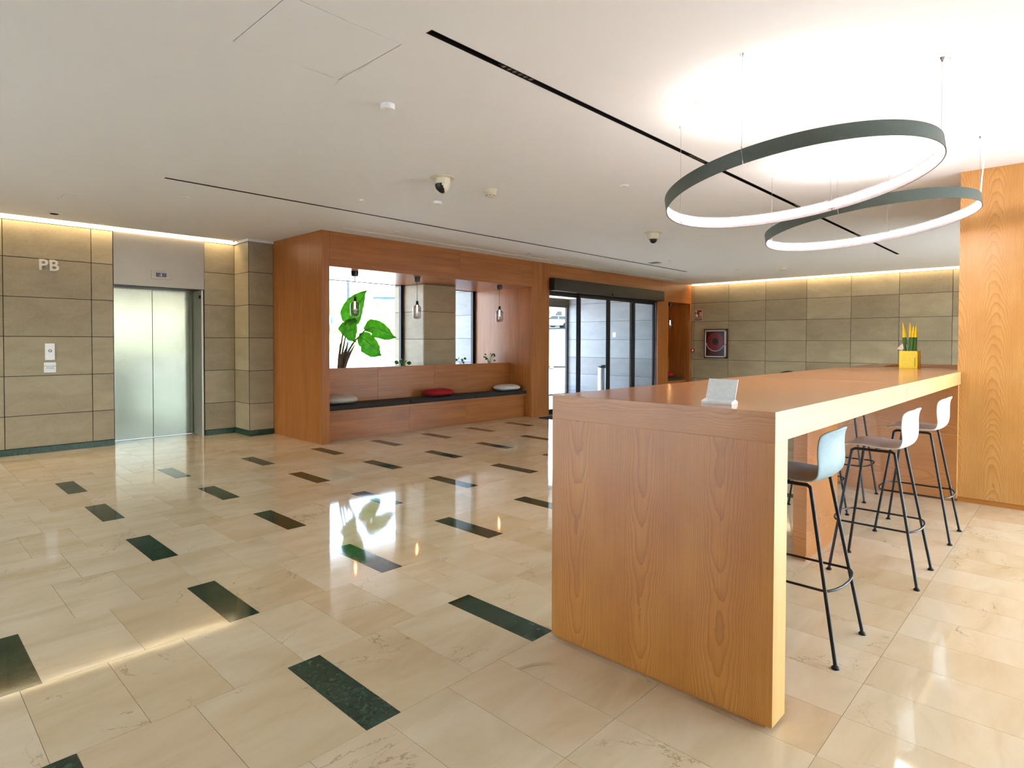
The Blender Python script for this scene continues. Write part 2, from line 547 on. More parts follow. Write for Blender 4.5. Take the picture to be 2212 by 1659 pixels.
# ---- floor: grout bed + every tile a piece of its own
X_MIN, X_MAX, Y_MIN, Y_MAX = -4.0, 14.69, -2.6, 9.84
floor = struct(MB().box(X_MIN, X_MAX, Y_MIN, Y_MAX, -0.06, -0.0016).build('floor', 'grout'))
DX0, DPITCH, DW = 0.3055, 0.8985, 0.150     # dark inlays: x of the first left edge, pitch, width
RY0, ROW = 1.8585, 0.6073                   # first inlay row, row depth
GAP = 0.0008
tiles = []                                  # (x0, x1, y0, y1, dark)
r0 = int(math.floor((Y_MIN - RY0) / ROW)); r1 = int(math.ceil((Y_MAX - RY0) / ROW))
for r in range(r0, r1):
    y0, y1 = RY0 + r * ROW, RY0 + (r + 1) * ROW
    if 0 <= r <= 8 and r % 2 == 0:
        k0 = int(math.floor((X_MIN - DX0) / DPITCH)) - 1
        for k in range(k0, k0 + 24):
            a = DX0 + k * DPITCH
            h = (DPITCH - DW) / 2
            tiles.append((a, a + DW, y0, y1, True))
            tiles.append((a + DW, a + DW + h, y0, y1, False))
            tiles.append((a + DW + h, a + DPITCH, y0, y1, False))
    else:
        k0 = int(math.floor((X_MIN - 0.083) / 0.30)) - 1
        for k in range(k0, k0 + 66):
            a = 0.083 + k * 0.30
            tiles.append((a, a + 0.30, y0, y1, False))
clipped = []
for x0, x1, y0, y1, dk in tiles:
    x0, x1, y0, y1 = max(x0, X_MIN), min(x1, X_MAX), max(y0, Y_MIN), min(y1, Y_MAX)
    if x1 - x0 > 0.02 and y1 - y0 > 0.02: clipped.append((x0, x1, y0, y1, dk))
def seen_size(t):
    x0, x1, y0, y1, dk = t
    cx, cy = (x0 + x1) / 2, (y0 + y1) / 2
    if cy > 7.65 and cx > 4.2: return 0
    if cy > 9.4: return 0
    p = [to_px((x, y, 0)) for x in (x0, x1) for y in (y0, y1)]
    if any(q is None for q in p): return 0
    if not any(-40 < q[0] < IW + 40 and -40 < q[1] < IH + 40 for q in p): return 0
    return (x1 - x0) * (y1 - y0) * 1.0 / p[0][2] ** 3
ranked = sorted(clipped, key=seen_size, reverse=True)
near_cream = [t for t in ranked if not t[4] and seen_size(t) > 0][:290]
near_dark = [t for t in ranked if t[4] and seen_size(t) > 0][:110]
near = set(near_cream) | set(near_dark)
tile_mesh = {}
def tile_obj(t):
    x0, x1, y0, y1, dk = t
    w, d = round(x1 - x0 - 2 * GAP, 4), round(y1 - y0 - 2 * GAP, 4)
    key = (w, d, dk)
    if key not in tile_mesh:
        tile_mesh[key] = MB().box(-w / 2, w / 2, -d / 2, d / 2, -0.012, 0.0).mesh('marble_tile', 'green' if dk else 'marble')
    o = bpy.data.objects.new('dark_marble_inlay' if dk else 'floor_tile', tile_mesh[key])
    COL.objects.link(o)
    o.location = ((x0 + x1) / 2, (y0 + y1) / 2, 0)
    o.parent = floor
for t in near_cream + near_dark: tile_obj(t)
rest = MB()
for t in clipped:
    if t in near: continue
    x0, x1, y0, y1, dk = t
    rest.box(x0 + GAP, x1 - GAP, y0 + GAP, y1 - GAP, -0.012, 0.0, 1 if dk else 0)
tag(rest.build('floor_tiles_beyond', ['marble', 'green'], floor), kind='stuff')

# ---- ceiling: sheet with slots and hatch openings cut out
holes = [(1.875, 11.93, 2.318, 2.356), (1.868, 11.90, 6.170, 6.203),
         (1.259, 1.859, 2.540, 3.140), (1.365, 1.762, 7.590, 7.990), (2.500, 3.095, 8.150, 8.700), (3.474, 3.867, 7.583, 7.975),
         (X_MIN, 3.80, 9.32, YE), (14.565, XS, Y_MIN, YF),
         (4.30, 8.32, 7.168, 7.188), (8.74, 13.26, 7.228, 7.248)]
def sheet(mb, X0, X1, Y0, Y1, z, hs):
    xs = sorted({X0, X1, *[h[0] for h in hs], *[h[1] for h in hs]})
    ys = sorted({Y0, Y1, *[h[2] for h in hs], *[h[3] for h in hs]})
    for a, b in zip(xs, xs[1:]):
        for c, d in zip(ys, ys[1:]):
            mx, my = (a + b) / 2, (c + d) / 2
            if any(h[0] < mx < h[1] and h[2] < my < h[3] for h in hs): continue
            mb.quad((a, c, z), (a, d, z), (b, d, z), (b, c, z))
mb = MB()
sheet(mb, X_MIN, XS, Y_MIN, YE, CEIL, holes)
for (a, b, c, d) in holes[6:8]:                       # returns of the light coves
    mb.box(a, b, c, d, CEIL + 0.10, CEIL + 0.11)
    if d - c > 1: mb.quad((a, c, CEIL), (a, d, CEIL), (a, d, CEIL + 0.1), (a, c, CEIL + 0.1))
    else: mb.quad((a, c, CEIL), (b, c, CEIL), (b, c, CEIL + 0.1), (a, c, CEIL + 0.1))
ceiling = struct(mb.build('ceiling', 'ceiling'))
box('roof_slab', X_MIN - 0.3, XS + 0.4, Y_MIN - 0.3, 10.0, CEIL + 0.13, CEIL + 0.33, 'white', ceiling)
for i, (a, b, c, d) in enumerate(holes[2:6]):
    g = 0.0035
    box('access_hatch', a + g, b - g, c + g, d - g, CEIL - 0.0005, CEIL + 0.012, 'ceiling', ceiling)
    box('hatch_shaft', a - 0.02, b + 0.02, c - 0.02, d + 0.02, CEIL + 0.02, CEIL + 0.03, 'darkvoid', ceiling)
for (a, b, c, d) in holes[8:10]:                       # slim linear air outlets
    m = MB()
    m.box(a - 0.012, b + 0.012, c - 0.010, c, CEIL - 0.004, CEIL + 0.002).box(a - 0.012, b + 0.012, d, d + 0.010, CEIL - 0.004, CEIL + 0.002)
    m.box(a - 0.012, a, c, d, CEIL - 0.004, CEIL + 0.002).box(b, b + 0.012, c, d, CEIL - 0.004, CEIL + 0.002)
    m.build('air_outlet_frame', 'white', ceiling)
    box('air_outlet_slot', a, b, c, d, CEIL + 0.012, CEIL + 0.02, 'ivory', ceiling)

# ---- light coves (LED strips lie in the ceiling slots)
cove1 = thing('cove_light_strip', 'warm LED strip glowing in the ceiling slot above the elevator wall', 'light', (0, 9.39, CEIL + 0.06))
MB().box(X_MIN + 0.02, 3.78, -0.055, 0.055, 0.02, 0.034).build('profile', 'white', cove1)
MB().box(X_MIN + 0.03, 3.77, -0.042, 0.042, 0.006, 0.0195).build('diffuser', 'led_cove', cove1)
cove2 = thing('cove_light_strip', 'warm LED strip glowing along the top of the far stone wall with fire hose', 'light', (14.63, 0, CEIL + 0.06))
MB().box(-0.05, 0.05, Y_MIN + 0.02, YF - 0.02, 0.02, 0.034).build('profile', 'white', cove2)
MB().box(-0.038, 0.038, Y_MIN + 0.03, YF - 0.03, 0.006, 0.0195).build('diffuser', 'led_cove', cove2)

# ---- stone cladding
J = 0.004
def clad_y(parent, y, xs, rows=ROWS, t=0.02, sign=-1, mat='stone', name='stone_panel'):
    """panels on a wall that faces -y (sign -1): front face at y"""
    for a, b in zip(xs, xs[1:]):
        for c, d in zip(rows, rows[1:]):
            ya, yb = sorted((y, y - sign * t))
            box(name, a + J, b - J, ya, yb, c + J, d - J, mat, parent)
def clad_x(parent, x, ys, rows=ROWS, t=0.02, sign=-1, mat='stone', name='stone_panel'):
    for a, b in zip(ys, ys[1:]):
        for c, d in zip(rows, rows[1:]):
            xa, xb = sorted((x, x - sign * t))
            box(name, xa, xb, a + J, b - J, c + J, d - J, mat, parent)
# elevator wall
wl = MB()
wl.box(X_MIN, 2.215, YE + 0.006, YE + 0.5, -0.02, CEIL + 0.1)
wl.box(3.362, 3.80, YE + 0.006, YE + 0.5, -0.02, CEIL + 0.1)
wl.box(2.215, 3.362, YE + 0.3, YE + 0.5, 2.16, CEIL + 0.1)
wall_left = struct(wl.build('wall_left', 'joint'))
clad_y(wall_left, YE, [-3.92, -3.02, -2.12, -1.22, -0.72, 0.174, 1.074, 1.967, 2.211])
clad_y(wall_left, YE, [3.362, 3.80])
clad_x(wall_left, 3.362, [YE + 0.0205, YE + 0.38], sign=-1)
bs = MB()
bs.box(X_MIN, 2.211, YE - 0.012, YE + 0.005, 0, 0.078).box(3.37, 3.788, YE - 0.012, YE + 0.005, 0, 0.078)
struct(bs.build('baseboard_left', 'greenbase', bevel=0.002))
# return + short wall beside the timber niche
wr = MB()
wr.box(3.806, 4.164, YW2 + 0.006, YE + 0.45, -0.02, CEIL + 0.1)
wall_return = struct(wr.build('wall_return', 'joint'))
clad_x(wall_return, 3.80, [YW2 + 0.0205, YE - 0.0005], t=0.006)
clad_y(wall_return, YW2, [3.80, 4.164], t=0.006)
bs = MB()
bs.box(3.788, 3.80, YW2 - 0.012, YE - 0.012, 0, 0.078).box(3.80, 4.164, YW2 - 0.012, YW2 + 0.005, 0, 0.078)
struct(bs.build('baseboard_return', 'greenbase', bevel=0.002))
tr = MB()
tr.box(X_MIN, 3.78, YE - 0.004, YE + 0.02, 2.868, CEIL + 0.03)
tr.box(3.78, 3.80, YW2 - 0.02, YE + 0.02, 2.866, CEIL).box(3.80, 4.164, YW2 - 0.02, YW2 + 0.005, 2.866, CEIL)
struct(tr.build('trim_1', 'white'))

# far stone wall
wall_right = struct(MB().box(XS + 0.006, XS + 0.3, Y_MIN, 9.2, -0.02, CEIL + 0.1).build('wall_right', 'joint'))
clad_x(wall_right, XS, [-0.80, 0.112, 1.024, 1.936, 2.841, 3.743, 4.659, 5.581, 6.494, 7.416, YF], t=0.006)
struct(MB().box(XS - 0.012, XS + 0.005, Y_MIN, YF, 0, 0.078).build('baseboard_right', 'greenbase', bevel=0.002))
struct(MB().box(XS - 0.004, XS + 0.02, Y_MIN, YF, 2.868, CEIL + 0.03).build('trim_2', 'white'))

# timber front with the window niche, the entrance and the small niche
wall_front = struct(MB().box(4.20, 4.26, YF + 0.02, 9.05, 0, CEIL).build('wall_front', 'wood_z'))
def pan(x0, x1, y0, y1, z0, z1, mat, name='wood_panel'):
    return box(name, x0, x1, y0, y1, z0, z1, mat, wall_front, bevel=0.0012)
pan(4.165, 4.2, YF + 0.0, 9.06, 0, CEIL, 'wood_z', 'side_panel')
pan(4.2005, 4.279, YF, YF + 0.0195, 0, CEIL, 'wood_z', 'post')
pan(4.2605, 4.28, YF + 0.02, 9.06, 0, CEIL, 'wood_z', 'side_panel')
for a, b in ((4.28, 6.65), (6.65, 8.42)):
    pan(a + 0.0006, b - 0.0006, YF, YF + 0.05, 2.427, CEIL, 'wood_x', 'fascia_panel')
pan(4.28, 8.42, YF + 0.05, 9.06, 2.427, 2.46, 'wood_x', 'soffit_panel')
pan(8.42, 8.93, YF, YF + 0.05, 0, CEIL, 'wood_z', 'post')
pan(8.42, 8.44, YF + 0.05, 9.06, 0, CEIL, 'wood_z', 'side_panel')
for a, b in ((8.93, 10.97), (10.97, 13.0)):
    pan(a + 0.0006, b - 0.0006, YF, YF + 0.05, 2.40, CEIL, 'wood_x', 'fascia_panel')
pan(13.0, 13.49, YF, YF + 0.05, 0, CEIL, 'wood_z', 'post')
pan(13.47, 13.49, YF + 0.05, 8.62, 0, CEIL, 'wood_z', 'side_panel')
pan(13.49, 14.61, YF, YF + 0.05, 2.41, CEIL, 'wood_x', 'fascia_panel')
pan(13.49, 14.61, YF + 0.05, 8.62, 2.41, 2.44, 'wood_x', 'soffit_panel')
pan(14.61, XS - 0.001, YF, YF + 0.05, 0, CEIL, 'wood_z', 'post')
pan(14.61, 14.63, YF + 0.05, 8.62, 0, CEIL, 'wood_z', 'side_panel')
pan(13.49, 14.61, 8.60, 8.62, 0, 2.41, 'wood_z', 'back_panel')

# stone column standing in the window niche
colm = struct(MB().box(6.655, 7.38, 8.452, 9.30, 0.0, 2.60).build('wall_column', 'joint'))
CR = [0.0, 0.478, 0.965, 1.450, 1.936, 2.412, 2.427]
clad_y(colm, 8.442, [6.643, 7.389], CR, t=0.012)
clad_x(colm, 6.643, [8.4545, 9.30], CR, t=0.012)

# vestibule beyond the sliding door: stone side walls, soffit, outer front
ws = MB()
ws.box(8.4605, 8.88, YF + 0.06, 10.3, -0.02, 2.75)
ws.box(13.012, 13.46, YF + 0.06, 10.24, -0.02, 2.75)
wall_vest = struct(ws.build('wall_vestibule', 'joint'))
VR = [0.0, 0.10, 0.555, 1.003, 1.472, 1.942, 2.42, 2.75]
M['stone_daylit'] = limestone('daylit_limestone', srgb(146, 151, 162), srgb(158, 163, 174), srgb(170, 175, 186))  # same limestone, with the bluish daylight cast put into its colour
clad_x(wall_vest, 13.0, [YF + 0.06, 10.24], VR, t=0.012, mat='stone_daylit')
clad_x(wall_vest, 8.892, [YF + 0.06, 10.3], VR, t=0.012, sign=1, mat='stone_daylit')
clad_x(wall_vest, 8.45, [9.115, 10.3], [0.0, 0.478, 0.98, 1.475, 1.954, 2.437, 2.75], t=0.012, mat='stone_daylit')
struct(box('ceiling_vestibule', 8.44, 13.5, YF + 0.06, 10.3, 2.56, 2.70, 'white'))
floor_v = struct(box('floor_vestibule', 8.45, 13.1, YF + 0.06, 10.3, -0.06, -0.002, 'slab'))
struct(box('roof_overhang', 4.17, 13.6, 9.10, 10.4, 2.705, 3.2, 'white'))

# outer front of the vestibule
dv = struct(MB().box(8.9, 13.0, 10.2, 10.3, 2.33, 2.56).build('door_3', 'frame'))
for a in (8.9, 10.9, 12.92): box('door_post', a, a + 0.08, 10.22, 10.28, 0, 2.33, 'frame', dv)
box('threshold', 8.98, 12.92, 10.21, 10.29, 0.0, 0.03, 'frame', dv)
box('pane', 8.98, 10.9, 10.245, 10.253, 0.03, 2.33, 'glass', dv)

# niche window
win = struct(MB().box(4.28, 6.60, 9.065, 9.10, 2.415, 2.427).build('window_1', 'frame'))
for a, b in ((4.28, 4.31), (6.585, 6.640), (7.39, 7.42), (8.36, 8.42)):
    box('window_post', a, b, 9.03, 9.09, 0.55, 2.427, 'frame', win)
box('window_sill', 4.28, 8.42, 9.02, 9.10, 0.50, 0.56, 'frame', win)
box('window_head', 7.42, 8.36, 9.065, 9.10, 2.415, 2.427, 'frame', win)
box('pane', 4.31, 6.585, 9.055, 9.063, 0.56, 2.426, 'glass', win)
box('pane', 7.42, 8.36, 9.055, 9.063, 0.56, 2.426, 'glass', win)
struct(box('wall_parapet', 4.165, 8.46, 9.03, 9.28, -0.3, 0.50, 'stone_daylit'))

# walls behind the camera: end wall with a window added as fill light, glazed front towards the street
we = MB().box(X_MIN - 0.2, X_MIN, Y_MIN, 3.2, -0.05, CEIL + 0.1).box(X_MIN - 0.2, X_MIN, 8.2, 10.0, -0.05, CEIL + 0.1).box(X_MIN - 0.2, X_MIN, 3.2, 8.2, 2.74, CEIL + 0.1)
struct(we.build('wall_end', 'white'))
win_fill = struct(MB().box(X_MIN - 0.12, X_MIN - 0.06, 3.2, 8.2, 2.68, 2.74).build('window_fill', 'frame'))
for k in range(4):
    a = 3.23 + k * 1.645
    box('window_post', X_MIN - 0.12, X_MIN - 0.06, a - 0.03, a + 0.03, 0, 2.68, 'frame', win_fill)
    if k < 3: box('pane', X_MIN - 0.094, X_MIN - 0.086, a + 0.03, a + 1.615, 0.0, 2.68, 'glass', win_fill)
struct(MB().quad((-70, -70, -0.1), (X_MIN - 0.15, -70, -0.1), (X_MIN - 0.15, 70, -0.1), (-70, 70, -0.1)).build('garden_paving', 'paving'))
gl = MB()
gl.box(X_MIN, XS, Y_MIN - 0.14, Y_MIN, 2.74, CEIL + 0.1).box(X_MIN, 2.6, Y_MIN - 0.14, Y_MIN, -0.05, 2.74).box(13.4, XS, Y_MIN - 0.14, Y_MIN, -0.05, 2.74)
wall_street = struct(gl.build('wall_street', 'white'))
win2 = struct(MB().box(2.6, 13.4, Y_MIN - 0.10, Y_MIN - 0.04, 2.68, 2.74).build('window_2', 'frame'))
for k in range(7):
    a = 2.6 + k * 1.8
    box('window_post', a - 0.03 + (0.03 if k == 0 else 0) - (0.03 if k == 6 else 0), a + 0.03, Y_MIN - 0.10, Y_MIN - 0.04, 0, 2.68, 'frame', win2)
    if k < 6:
        box('pane', a + 0.03, a + 1.77, Y_MIN - 0.074, Y_MIN - 0.066, 0.06, 2.68, 'glass', win2)
        box('window_rail', a + 0.03, a + 1.77, Y_MIN - 0.095, Y_MIN - 0.045, 0.97, 1.02, 'frame', win2)
        box('window_rail', a + 0.03, a + 1.77, Y_MIN - 0.095, Y_MIN - 0.045, 0.0, 0.06, 'frame', win2)

# timber-clad core at the right, the bar table runs up to it
core = struct(MB().box(6.62, 9.2, 0.06, 0.806, 0.0, CEIL).build('wall_core', 'wood_z'))
for a, b in ((0.045, 0.826),):
    box('wood_panel', 6.60, 6.6195, a, b, 0.045, CEIL, 'ash_pillar', core, bevel=0.0012)
box('wood_panel', 6.62, 9.2, 0.8065, 0.826, 0.045, CEIL, 'ash_pillar', core, bevel=0.0012)
box('plinth', 6.612, 9.2, 0.052, 0.815, 0.0, 0.0445, 'ash_edge_y', core)

# ---- outside: paving, lawn, road
FW = Vector((math.cos(PI / 2 - (PI / 2 - YAW)), math.sin(YAW), 0))      # heading of the approach road
FW = Vector((math.cos(YAW), math.sin(YAW), 0)).normalized()
RT = Vector((FW.y, -FW.x, 0))
def terrain_z(lat, d):
    def seg(pts):
        for (a, za), (b, zb) in zip(pts, pts[1:]):
            if d <= b: return za + (zb - za) * max(0, (d - a)) / (b - a)
        return pts[-1][1]
    zl = seg([(10, 0.04), (45, 0.67), (60, 2.35), (66, 3.0), (90, 3.4)])
    zr = seg([(10, 0.04), (26, 0.31), (62, 2.1), (70, 3.1), (90, 3.6)])
    k = min(1, max(0, (lat + 8.5) / 6))
    return zl * (1 - k) + zr * k
def world_at(lat, d, dz=0.0):
    p = FW * d + RT * lat
    return Vector((p.x, p.y, terrain_z(lat, d) + dz))
def patch(name, mat, lats, ds, dz=0.0):
    mb = MB()
    n, m = len(lats), len(ds)
    vs = []
    for d in ds:
        for l in lats:
            p = world_at(l, d, dz)
            if p.y < 11.2: p.z = min(p.z, -0.08)
            vs.append(p)
    mb.add(vs, [(j * n + i, j * n + i + 1, (j + 1) * n + i + 1, (j + 1) * n + i) for j in range(m - 1) for i in range(n - 1)])
    return mb.build(name, mat, smooth=True)
fr = lambda a, b, n: [a + (b - a) * i / (n - 1) for i in range(n)]
LAT = fr(-45, 60, 71)
struct(patch('pavement', 'paving', fr(-45, 60, 71), fr(6.0, 46, 61)))
tag(patch('lawn', 'lawn', fr(-1.5, 60, 42), fr(26, 61.5, 30), 0.06), 'bright green grass bank beyond the sliding door', 'lawn', kind='stuff')
tag(patch('lawn', 'lawn', fr(-45, -4.5, 28), fr(45, 60.4, 20), 0.06), 'sloping green lawn seen through the niche window', 'lawn', kind='stuff')
struct(patch('road', 'asphalt', fr(-4, 60, 44), fr(61, 90, 20), 0.02))
struct(patch('hill_ground', 'lawn', fr(-45, 60, 71), fr(60, 120, 20), -0.05))
struct(MB().quad((-60, -70, -0.1), (60, -70, -0.1), (60, Y_MIN - 0.1, -0.1), (-60, Y_MIN - 0.1, -0.1)).build('street_paving', 'paving'))

# ================================================================== ELEVATOR
lift = struct(MB().box(2.215, 3.362, YE - 0.004, YE + 0.016, 2.158, 2.864).build('door_1', 'steel', bevel=0.002))
YD = 9.83
box('door_leaf', 2.222, 2.7815, YD, YD + 0.03, 0.004, 2.14, 'steel_door', lift, bevel=0.0015)
box('door_leaf', 2.7865, 3.346, YD, YD + 0.03, 0.004, 2.14, 'steel_door', lift, bevel=0.0015)
box('door_frame', 3.348, 3.3612, YD - 0.055, YD + 0.03, 0.0, 2.15, 'steel_jamb', lift)
box('door_frame', 3.340, 3.3612, YD - 0.16, YD - 0.057, 0.0, 2.15, 'steel_jamb', lift)
box('door_frame', 3.334, 3.3612, YD - 0.345, YD - 0.162, 0.0, 2.15, 'steel_jamb', lift)
box('door_frame', 2.216, 2.2215, YD - 0.36, YD + 0.03, 0.0, 2.15, 'steel', lift)
box('door_lintel', 2.216, 3.362, YD - 0.02, YD + 0.03, 2.1405, 2.157, 'steel', lift)
box('door_lintel', 2.216, 3.362, YE + 0.02, YD - 0.05, 2.150, 2.158, 'blackmetal', lift)
box('door_sill', 2.216, 3.362, YD - 0.03, YD - 0.002, 0.0, 0.003, 'steel', lift)
box('shaft_back', 2.1, 3.5, YD + 0.04, YD + 0.06, 0, 2.3, 'darkvoid', lift)
box('rating_plate', 3.3325, 3.3335, YD - 0.33, YD - 0.24, 2.03, 2.08, 'blackmetal', lift)
disp = thing('floor_display', 'steel floor display with violet screen above the elevator doors', 'display', (2.79, YE - 0.0045, 2.33))
MB().box(-0.128, 0.128, -0.006, 0, -0.062, 0.064).build('plate', 'steel', disp, bevel=0.002)
MB().box(-0.066, 0.066, -0.0085, -0.0065, -0.030, 0.026).build('screen', 'lcd', disp)
text_obj('digits', '-2', 0.050, 'ivory', disp, face_minus_y(-0.010, -0.0095, -0.004), 0.001)
plate = thing('call_button_plate', 'white elevator call plate with round button left of the elevator', 'button plate', (1.5215, YE - 0.0005, 1.262))
MB().box(-0.05, 0.05, -0.012, 0, -0.104, 0.104).build('plate', 'whitegloss', plate, bevel=0.003)
MB().lathe([(0.0, -0.004), (0.010, -0.004), (0.0105, 0.0), (0.0105, 0.0)][:3], 20, (0, -0.0135, 0.012), 'y').build('button', 'whitegloss', plate, smooth=True)
MB().lathe([(0.0125, -0.0005), (0.0165, -0.004), (0.0165, 0.0)], 24, (0, -0.0125, 0.012), 'y').build('button_ring', 'black', plate, smooth=True)
m = MB(); m.add([(-0.006, -0.0128, -0.022), (0.006, -0.0128, -0.022), (0, -0.0128, -0.032)], [(0, 1, 2)])
m.build('arrow_mark', 'chrome', plate)
note = thing('warning_plate', 'small white lettered notice plate below the elevator call button', 'sign', (1.5205, YE - 0.0005, 1.066))
MB().box(-0.0615, 0.0615, -0.004, 0, -0.0635, 0.0635).build('plate', 'whitegloss', note, bevel=0.001)
for i, s in enumerate(('EN CASO DE INCENDIO', 'NO UTILIZAR', 'EL ASCENSOR')):
    text_obj('lettering', s, 0.0125, 'ink', note, face_minus_y(0, -0.0045, 0.016 - i * 0.016), 0.0006)
pb = thing('floor_letters', 'raised metal letters PB on the stone wall above the call button', 'letters', (1.517, YE - 0.0005, 2.34))
text_obj('letter', 'P', 0.190, 'letter', pb, face_minus_y(-0.055, -0.011, 0), 0.018, 0.004)
text_obj('letter', 'B', 0.190, 'letter', pb, face_minus_y(0.054, -0.011, 0), 0.018, 0.004)

# ================================================================== WINDOW BENCH
bench = thing('window_bench', 'long wooden bench with planter backrest under the niche window', 'bench', (4.28, YF, 0))
W = 4.14
for a, b in ((0.001, 1.458), (1.461, 2.650), (2.653, W - 0.001)):
    MB().box(a, b, 0.16, 0.18, 0.03, 0.395).build('front_panel', 'wood_x', bench, bevel=0.001)
MB().box(0.001, W - 0.001, 0.185, 0.20, 0.0, 0.03).build('kick_board', 'wood_x', bench)
MB().box(0.001, W - 0.001, 0.11, 0.545, 0.396, 0.434).build('seat_board', 'wood_x', bench, bevel=0.002)
for a, b in ((0.001, 1.142), (1.145, 2.274), (2.277, 3.008), (3.011, W - 0.001)):
    MB().box(a, b, 0.545, 0.565, 0.434, 1.008).build('backrest_panel', 'wood_x', bench, bevel=0.001)
MB().box(0.001, W - 0.001, 0.566, 0.60, 0.30, 1.004).build('planter_wall', 'wood_x', bench)
MB().box(0.001, 2.30, 1.44, 1.47, 0.30, 0.96).build('planter_wall', 'wood_x', bench)
for a in (1.62, 2.27, 3.2): MB().box(a, a + 0.025, 0.6, 0.86, 0.30, 1.0).build('planter_divider', 'wood_y', bench)
m = MB(); m.box(0.002, 1.62, 0.601, 1.439, 0.85, 0.94).box(3.3, W - 0.002, 0.601, 1.43, 0.85, 0.955).box(1.645, 2.26, 0.601, 1.43, 0.85, 0.95)
tag(m.build('soil', 'soil', bench), kind='stuff')

def pad(x0, x1, label):
    o = MB().box(0, x1 - x0, -0.0, 0.43, 0, 0.062).build('seat_pad', 'pad', loc=(x0, YF + 0.112, 0.4345))
    b = o.modifiers.new('edge', 'BEVEL'); b.width = 0.010; b.segments = 3
    return tag(o, label, 'seat pad', 'charcoal seat pads')
pad(4.285, 5.725, 'charcoal seat pad at the elevator end of the window bench')
pad(5.735, 7.115, 'charcoal middle seat pad of the window bench under the red cushion')
pad(7.125, 8.412, 'charcoal seat pad at the entrance end of the window bench')

def cushion(name, mat, x, y, z, sx, sy, h, rot, label):
    n = 28; rings = 10
    mb = MB(); vs = []; fs = []
    def se(c, p): return math.copysign(abs(c) ** p, c)
    for i in range(rings + 1):
        t = -PI / 2 + PI * i / rings
        cr, zz = max(0.001, math.cos(t)) ** 0.55, math.sin(t)
        for k in range(n):
            a = 2 * PI * k / n
            px, py = se(math.cos(a), 0.55) * sx * cr, se(math.sin(a), 0.55) * sy * cr
            vs.append((px, py, h / 2 + zz * h / 2 * (0.86 + 0.14 * math.cos(2 * a))))
    for i in range(rings):
        for k in range(n):
            l = (k + 1) % n
            fs.append((i * n + k, i * n + l, (i + 1) * n + l, (i + 1) * n + k))
    mb.add(vs, fs)
    o = mb.build(name, mat, smooth=True, loc=(x, y, z))
    o.rotation_euler.z = rot
    return tag(o, label, 'cushion', 'throw cushions')
SEAT = 0.4970
cushion('cushion', 'greycloth', 4.62, 7.83, SEAT, 0.25, 0.20, 0.135, 0.06, 'light grey flat cushion at the elevator end of the bench')
cushion('cushion', 'redcloth', 6.46, 7.812, SEAT, 0.245, 0.205, 0.13, 0.05, 'dark red flat cushion in the middle of the window bench')
cushion('cushion', 'whitecloth', 8.10, 7.82, SEAT, 0.235, 0.195, 0.12, -0.04, 'off-white flat cushion at the entrance end of the bench')

# small niche at the far right: bench, pad, cushion
b2 = thing('niche_bench', 'short wooden bench inside the dark narrow niche beside the entrance', 'bench', (13.49, YF, 0))
MB().box(0.001, 1.119, 0.16, 0.18, 0.0, 0.395).build('front_panel', 'wood_x', b2)
MB().box(0.001, 1.119, 0.11, 0.60, 0.396, 0.434).build('seat_board', 'wood_x', b2)
MB().box(0.001, 1.119, 0.601, 0.62, 0.30, 1.0).build('backrest_panel', 'wood_x', b2)
o = MB().box(0, 1.0, 0, 0.43, 0, 0.062).build('seat_pad', 'pad', loc=(13.50, YF + 0.112, 0.4345))
tag(o, 'charcoal seat pad in the narrow niche beside the entrance', 'seat pad', 'charcoal seat pads')
cushion('cushion', 'redcloth', 13.94, 7.85, SEAT, 0.24, 0.20, 0.16, 0.1, 'dark red cushion in the narrow niche beside the entrance')

# ================================================================== PENDANTS IN THE NICHES
def pendant(loc, label, fil):
    p = thing('pendant_lamp', label, 'lamp', loc, 0, 'bottle pendants in the niches')
    MB().lathe([(0.0, 0.0), (0.050, 0.0), (0.050, -0.03), (0.046, -0.072), (0.022, -0.078), (0.0, -0.078)][::-1], 20).build('ceiling_cup', 'black', p, smooth=True)
    MB().tube([(0, 0, -0.078), (0, 0, -0.375)], 0.0035, 6).build('cable', 'black', p)
    MB().lathe([(0.0, -0.375), (0.014, -0.375), (0.022, -0.385), (0.022, -0.425), (0.030, -0.440), (0.0, -0.440)], 18).build('socket', 'black', p, smooth=True)
    MB().lathe([(0.022, -0.425), (0.030, -0.445), (0.058, -0.465), (0.068, -0.485), (0.068, -0.62), (0.058, -0.648), (0.030, -0.660), (0.0, -0.662)], 24).build('glass_body', 'smoke', p, smooth=True)
    MB().tube([(0, 0, -0.445), (0, 0, -0.55)], 0.009, 8).build('filament', fil, p)
    MB().tube([(0, 0, -0.55), (0, 0, -0.615)], 0.012, 8).build('inner_tube', 'alu', p)
    return p
pendant((4.835, 7.75, 2.427), 'smoked glass bottle pendant in front of the big leaves', 'filament')
pendant((5.966, 7.75, 2.427), 'smoked glass bottle pendant in front of the stone column', 'filament')
pendant((7.833, 7.75, 2.427), 'smoked glass bottle pendant near the right panel of the window niche', 'filament')
pendant((14.05, 7.75, 2.410), 'smoked glass bottle pendant in the narrow niche beside the entrance', 'filament2')

